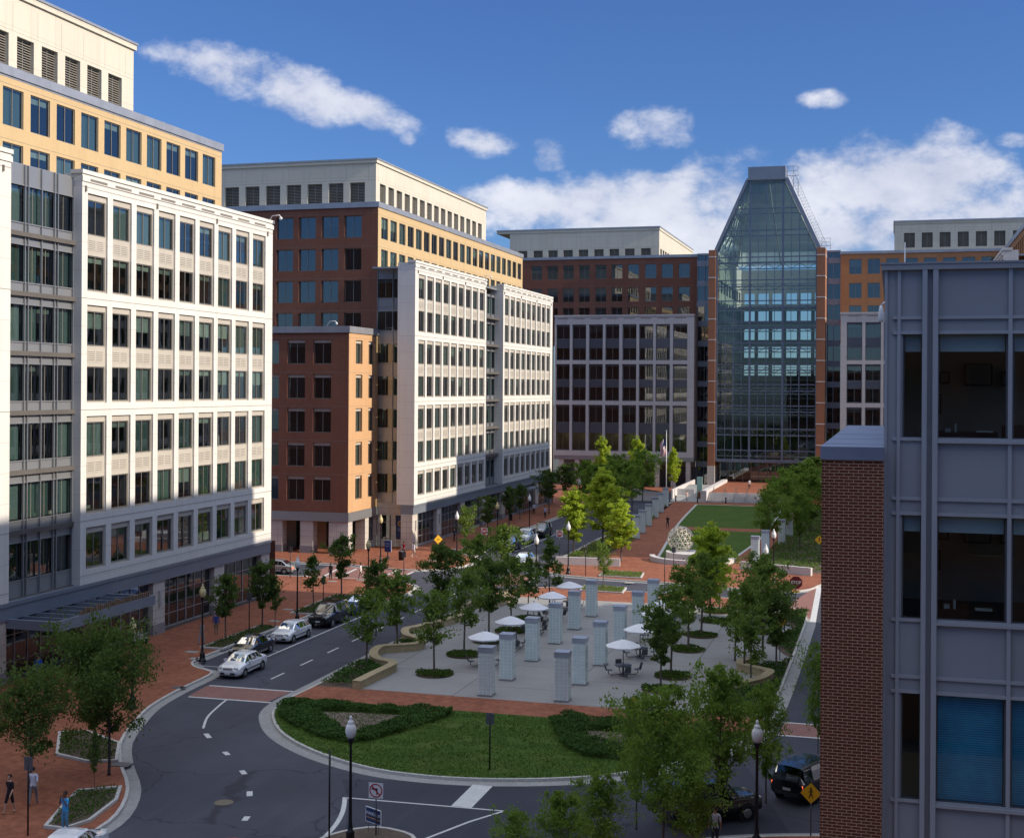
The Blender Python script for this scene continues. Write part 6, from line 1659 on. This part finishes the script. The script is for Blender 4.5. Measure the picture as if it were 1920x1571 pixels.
for (x, y), rz, kw in (
    ((-50.33,93.02), .3, dict(lb='person in a blue jacket and khaki trousers standing by the shop windows', top=(.04, .10, .42), legs=(.30, .26, .18), pose='stand', long=True)),
    ((-49.48,89.26), 2.9, dict(lb='person in pale grey clothes beside the lamp post on the brick sidewalk', top=(.36, .36, .38), legs=(.34, .34, .38))),
    ((-53.55,87.54), -1.57, dict(lb='person in a white top and black trousers sitting on the pale bench', top=(.6, .6, .6), legs=(.015, .015, .02), pose='sit')),
    ((-53.22,74.76), .4, dict(lb='person in a bright blue shirt near the entrance behind tree leaves', top=(.03, .16, .62), legs=(.05, .05, .08))),
    ((-34.36,50.2), 2.9, dict(lb='person in a light blue tunic holding both hands to the face in the curved bed', top=(.06, .38, .75), legs=(.1, .3, .5), pose='phone', sk=skinB, h=1.66)),
    ((-38.09,51.46), 3.0, dict(lb='person in a long dark dress walking at the bottom corner', top=(.02, .015, .02), legs=(.02, .02, .02), dress=True)),
    ((-37.8,52.75), .2, dict(lb='person in a white top and grey trousers walking past the dark post', top=(.6, .62, .7), legs=(.2, .2, .22))),
    ((-50.94,123.64), -1.2, dict(lb='person in a loose white shirt crossing the striped side street', top=(.75, .74, .72), legs=(.35, .28, .25), sk=skinB)),
    ((-53.31,142.14), 2.6, dict(lb='person in a dark red shirt walking outside the corner shop', top=(.30, .02, .03), legs=(.04, .04, .05), sk=skinB)),
    ((-51.9,141.62), -.8, dict(lb='person in a pale shirt and cream trousers by the corner column', top=(.68, .66, .75), legs=(.65, .6, .48))),
    ((-53.75,122.71), 2.9, dict(lb='person in black with a pale stripe waiting at the crossing lamp', top=(.03, .03, .035), legs=(.02, .02, .02), sk=skinB, pose='stand')),
    ((-52.48,196.01), .2, dict(lb='person in a white shirt and dark trousers on the shaded west sidewalk', top=(.6, .63, .7), legs=(.02, .02, .03))),
    ((-49.42,190.99), .5, dict(lb='person in a lilac shirt farther along the shaded west sidewalk', top=(.5, .5, .7), legs=(.02, .02, .03))),
    ((-52.47,157.78), 1.2, dict(lb='person in dark clothes against the shaded shop windows', top=(.05, .05, .06), legs=(.03, .03, .03))),
    ((-29.83,182.88), 3.1, dict(lb='person in dark clothes walking down the long brick path', top=(.012, .012, .015), legs=(.02, .025, .05))),
    ((-33.88,227.89), 1.0, dict(lb='person in pale pink clothes at the foot of the access ramp', top=(.6, .42, .38), legs=(.5, .4, .36))),
    ((-27.03,95.8), 1.6, dict(lb='person in a dark shirt sitting at the second parasol table', top=(.06, .08, .12), legs=(.03, .03, .04), pose='sit', sk=skinB)),
    ((-7.09,56.15), .2, dict(lb='person in a white shirt at the bottom edge under the trees', top=(.55, .58, .66), legs=(.05, .05, .07), pose='stand')),
    ):
    person(x, y, rz, **kw)
person(-24.62, 240.61, .1, 'person in a white shirt standing on the terrace before the atrium doors', (.8, .8, .8), (.03, .03, .04), 'stand', z=1.54)

# ------------------------------------------------------------------ sky, sun, camera
SUN_EL, SUN_AZ = 27.1, 2.0         # azimuth: degrees from +X towards -Y
sdir = Vector((math.cos(R(SUN_EL)) * math.cos(R(-SUN_AZ)), math.cos(R(SUN_EL)) * math.sin(R(-SUN_AZ)), math.sin(R(SUN_EL))))
l = bpy.data.lights.new('sun', 'SUN'); l.energy = 3.6; l.angle = R(.53); l.color = (1, .88, .73)
lo = bpy.data.objects.new('sun', l); COL.objects.link(lo); lo.rotation_euler = sdir.to_track_quat('Z', 'Y').to_euler()
w = bpy.data.worlds.new('World'); SC.world = w; w.use_nodes = True; t = w.node_tree; t.nodes.clear()
sk = N(t, 'ShaderNodeTexSky', sky_type='NISHITA'); sk.sun_disc = False; sk.sun_elevation = R(SUN_EL)
sk.sun_rotation = math.atan2(sdir.x, sdir.y); sk.altitude = 100; sk.air_density = 1.0; sk.dust_density = .3; sk.ozone_density = 2.5
bg = N(t, 'ShaderNodeBackground'); bg.inputs[1].default_value = .12
wo = N(t, 'ShaderNodeOutputWorld')
geo = N(t, 'ShaderNodeTexCoord')
def vmath(op, a, b):
    n = N(t, 'ShaderNodeVectorMath', operation=op)
    for s_, v in ((0, a), (1, b)):
        if hasattr(v, 'is_output'): L(t, v, n.inputs[s_])
        else: n.inputs[s_].default_value = v
    return n
def mth(op, a, b=None, c=None):
    n = N(t, 'ShaderNodeMath', operation=op)
    for s_, v in enumerate((a, b, c)):
        if v is None: continue
        if hasattr(v, 'is_output'): L(t, v, n.inputs[s_])
        else: n.inputs[s_].default_value = v
    return n.outputs[0]
D = geo.outputs['Generated']
# cloud banks at fixed compass directions and heights: (azimuth, elevation, half width, half height, tilt, weight)
CL = ((-28.23,13.06,3.32,1.16,-0.25,1.1),(-25.12,12.24,2.93,1.29,-0.25,1.3),(-21.97,11.54,2.5,0.83,-0.35,1.1),(-20.48,10.52,0.5,0.49,0,0.9),(-17.28,10.45,1.83,0.71,-0.1,1.2),(-14.42,9.96,1.1,0.84,0,1.2),(-9.98,10.99,1.81,1.2,0,1),(-2.97,11.97,0.98,0.43,0,0.8),(-15.09,7.56,4.11,1.46,0,1.3),(-10.75,7.45,5.17,2.23,0,1.5),(-8.49,8.76,1.79,0.89,0,0.8),(-4.92,7.82,4.77,2.63,0,1.35),(0.06,8.55,5.34,2.04,0,1.4),(2.14,10.17,1.23,0.84,0,0.8),(4.2,7.32,2.58,1.27,0,1.1),(-4.91,6.49,12.47,1.55,0,1.4),(4.59,9.99,0.8,0.37,0,0.7))
ss = N(t, 'ShaderNodeSeparateXYZ'); L(t, D, ss.inputs[0])
az = mth('MULTIPLY', mth('ARCTAN2', ss.outputs[0], ss.outputs[1]), 57.29578)
el = mth('MULTIPLY', mth('ARCSINE', ss.outputs[2]), 57.29578)
def cnoise(scale, det, rg, stretch=1.6):
    mp = N(t, 'ShaderNodeMapping'); mp.inputs['Scale'].default_value = (1, 1, stretch); L(t, D, mp.inputs[0])
    n = N(t, 'ShaderNodeTexNoise'); n.inputs['Scale'].default_value = scale; n.inputs['Detail'].default_value = det; n.inputs['Roughness'].default_value = rg
    L(t, mp.outputs[0], n.inputs['Vector']); return n.outputs['Fac']
tot = None
for (a0, e0, wa, he, ti, wt) in CL:
    da = mth('SUBTRACT', az, a0); de = mth('SUBTRACT', mth('SUBTRACT', el, e0), mth('MULTIPLY', da, ti))
    da = mth('DIVIDE', da, wa); de = mth('DIVIDE', de, he)
    r2 = mth('ADD', mth('MULTIPLY', da, da), mth('MULTIPLY', de, de))
    g_ = mth('MULTIPLY', mth('SUBTRACT', 1.0, mth('MINIMUM', r2, 2.4)), wt)
    tot = g_ if tot is None else mth('MAXIMUM', tot, g_)
hi = N(t, 'ShaderNodeMapRange', interpolation_type='SMOOTHSTEP'); L(t, el, hi.inputs[0]); hi.inputs[1].default_value = 22; hi.inputs[2].default_value = 42; hi.inputs[3].default_value = -1.5; hi.inputs[4].default_value = .9  # unseen overhead cloud cover, added above the view to lift the shaded areas
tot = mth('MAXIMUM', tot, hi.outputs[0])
n1 = cnoise(16, 10, .61); n2 = cnoise(6, 4, .5); n3 = cnoise(45, 5, .6, 1.2)
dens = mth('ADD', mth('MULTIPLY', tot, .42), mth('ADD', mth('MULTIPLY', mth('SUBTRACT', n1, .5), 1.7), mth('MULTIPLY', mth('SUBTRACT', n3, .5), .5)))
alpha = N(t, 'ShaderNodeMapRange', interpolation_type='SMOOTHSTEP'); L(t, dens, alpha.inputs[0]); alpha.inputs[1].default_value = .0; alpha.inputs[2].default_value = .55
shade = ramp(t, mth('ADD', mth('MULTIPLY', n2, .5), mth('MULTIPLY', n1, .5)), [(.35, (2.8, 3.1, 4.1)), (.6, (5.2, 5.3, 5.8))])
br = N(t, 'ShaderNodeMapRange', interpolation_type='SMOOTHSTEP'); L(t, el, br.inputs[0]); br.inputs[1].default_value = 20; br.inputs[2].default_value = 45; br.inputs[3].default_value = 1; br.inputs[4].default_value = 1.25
bv = N(t, 'ShaderNodeVectorMath', operation='SCALE'); L(t, shade, bv.inputs[0]); L(t, br.outputs[0], bv.inputs['Scale']); shade = mixc(t, mth('MULTIPLY', mth('SUBTRACT', br.outputs[0], 1), 4.0), bv.outputs[0], (7.6, 8.2, 9.4))  # added overhead cloud made brighter and bluer to fill the shade
skc = mixc(t, 1.0, sk.outputs[0], (.29, .43, .70), 'MULTIPLY')
hz_ = N(t, 'ShaderNodeMapRange'); L(t, el, hz_.inputs[0]); hz_.inputs[1].default_value = 0; hz_.inputs[2].default_value = 16; hz_.inputs[3].default_value = .25; hz_.inputs[4].default_value = 0
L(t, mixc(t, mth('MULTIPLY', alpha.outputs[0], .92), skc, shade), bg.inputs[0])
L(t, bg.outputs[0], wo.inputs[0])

cam = bpy.data.cameras.new('camera'); co = bpy.data.objects.new('camera', cam); COL.objects.link(co)
cam.sensor_width = 36; cam.sensor_fit = 'HORIZONTAL'; cam.lens = 46.875; cam.shift_y = -0.03062; cam.clip_start = .5; cam.clip_end = 3000
co.location = (0, 0, 19.4)
co.rotation_euler = (Matrix.Rotation(0.278564, 3, 'Z') @ Matrix.Rotation(R(90), 3, 'X') @ Matrix.Rotation(0.006, 3, 'Z')).to_euler()
SC.camera = co
SC.view_settings.view_transform = 'Standard'; SC.view_settings.look = 'None'; SC.view_settings.gamma = 1; SC.view_settings.exposure = .5
SC.cycles.use_denoising = True
SC.cycles.max_bounces = 7; SC.cycles.transparent_max_bounces = 24; SC.cycles.caustics_reflective = False; SC.cycles.caustics_refractive = False
SC.cycles.diffuse_bounces = 3; SC.cycles.glossy_bounces = 3
SC.cycles.sample_clamp_indirect = 6
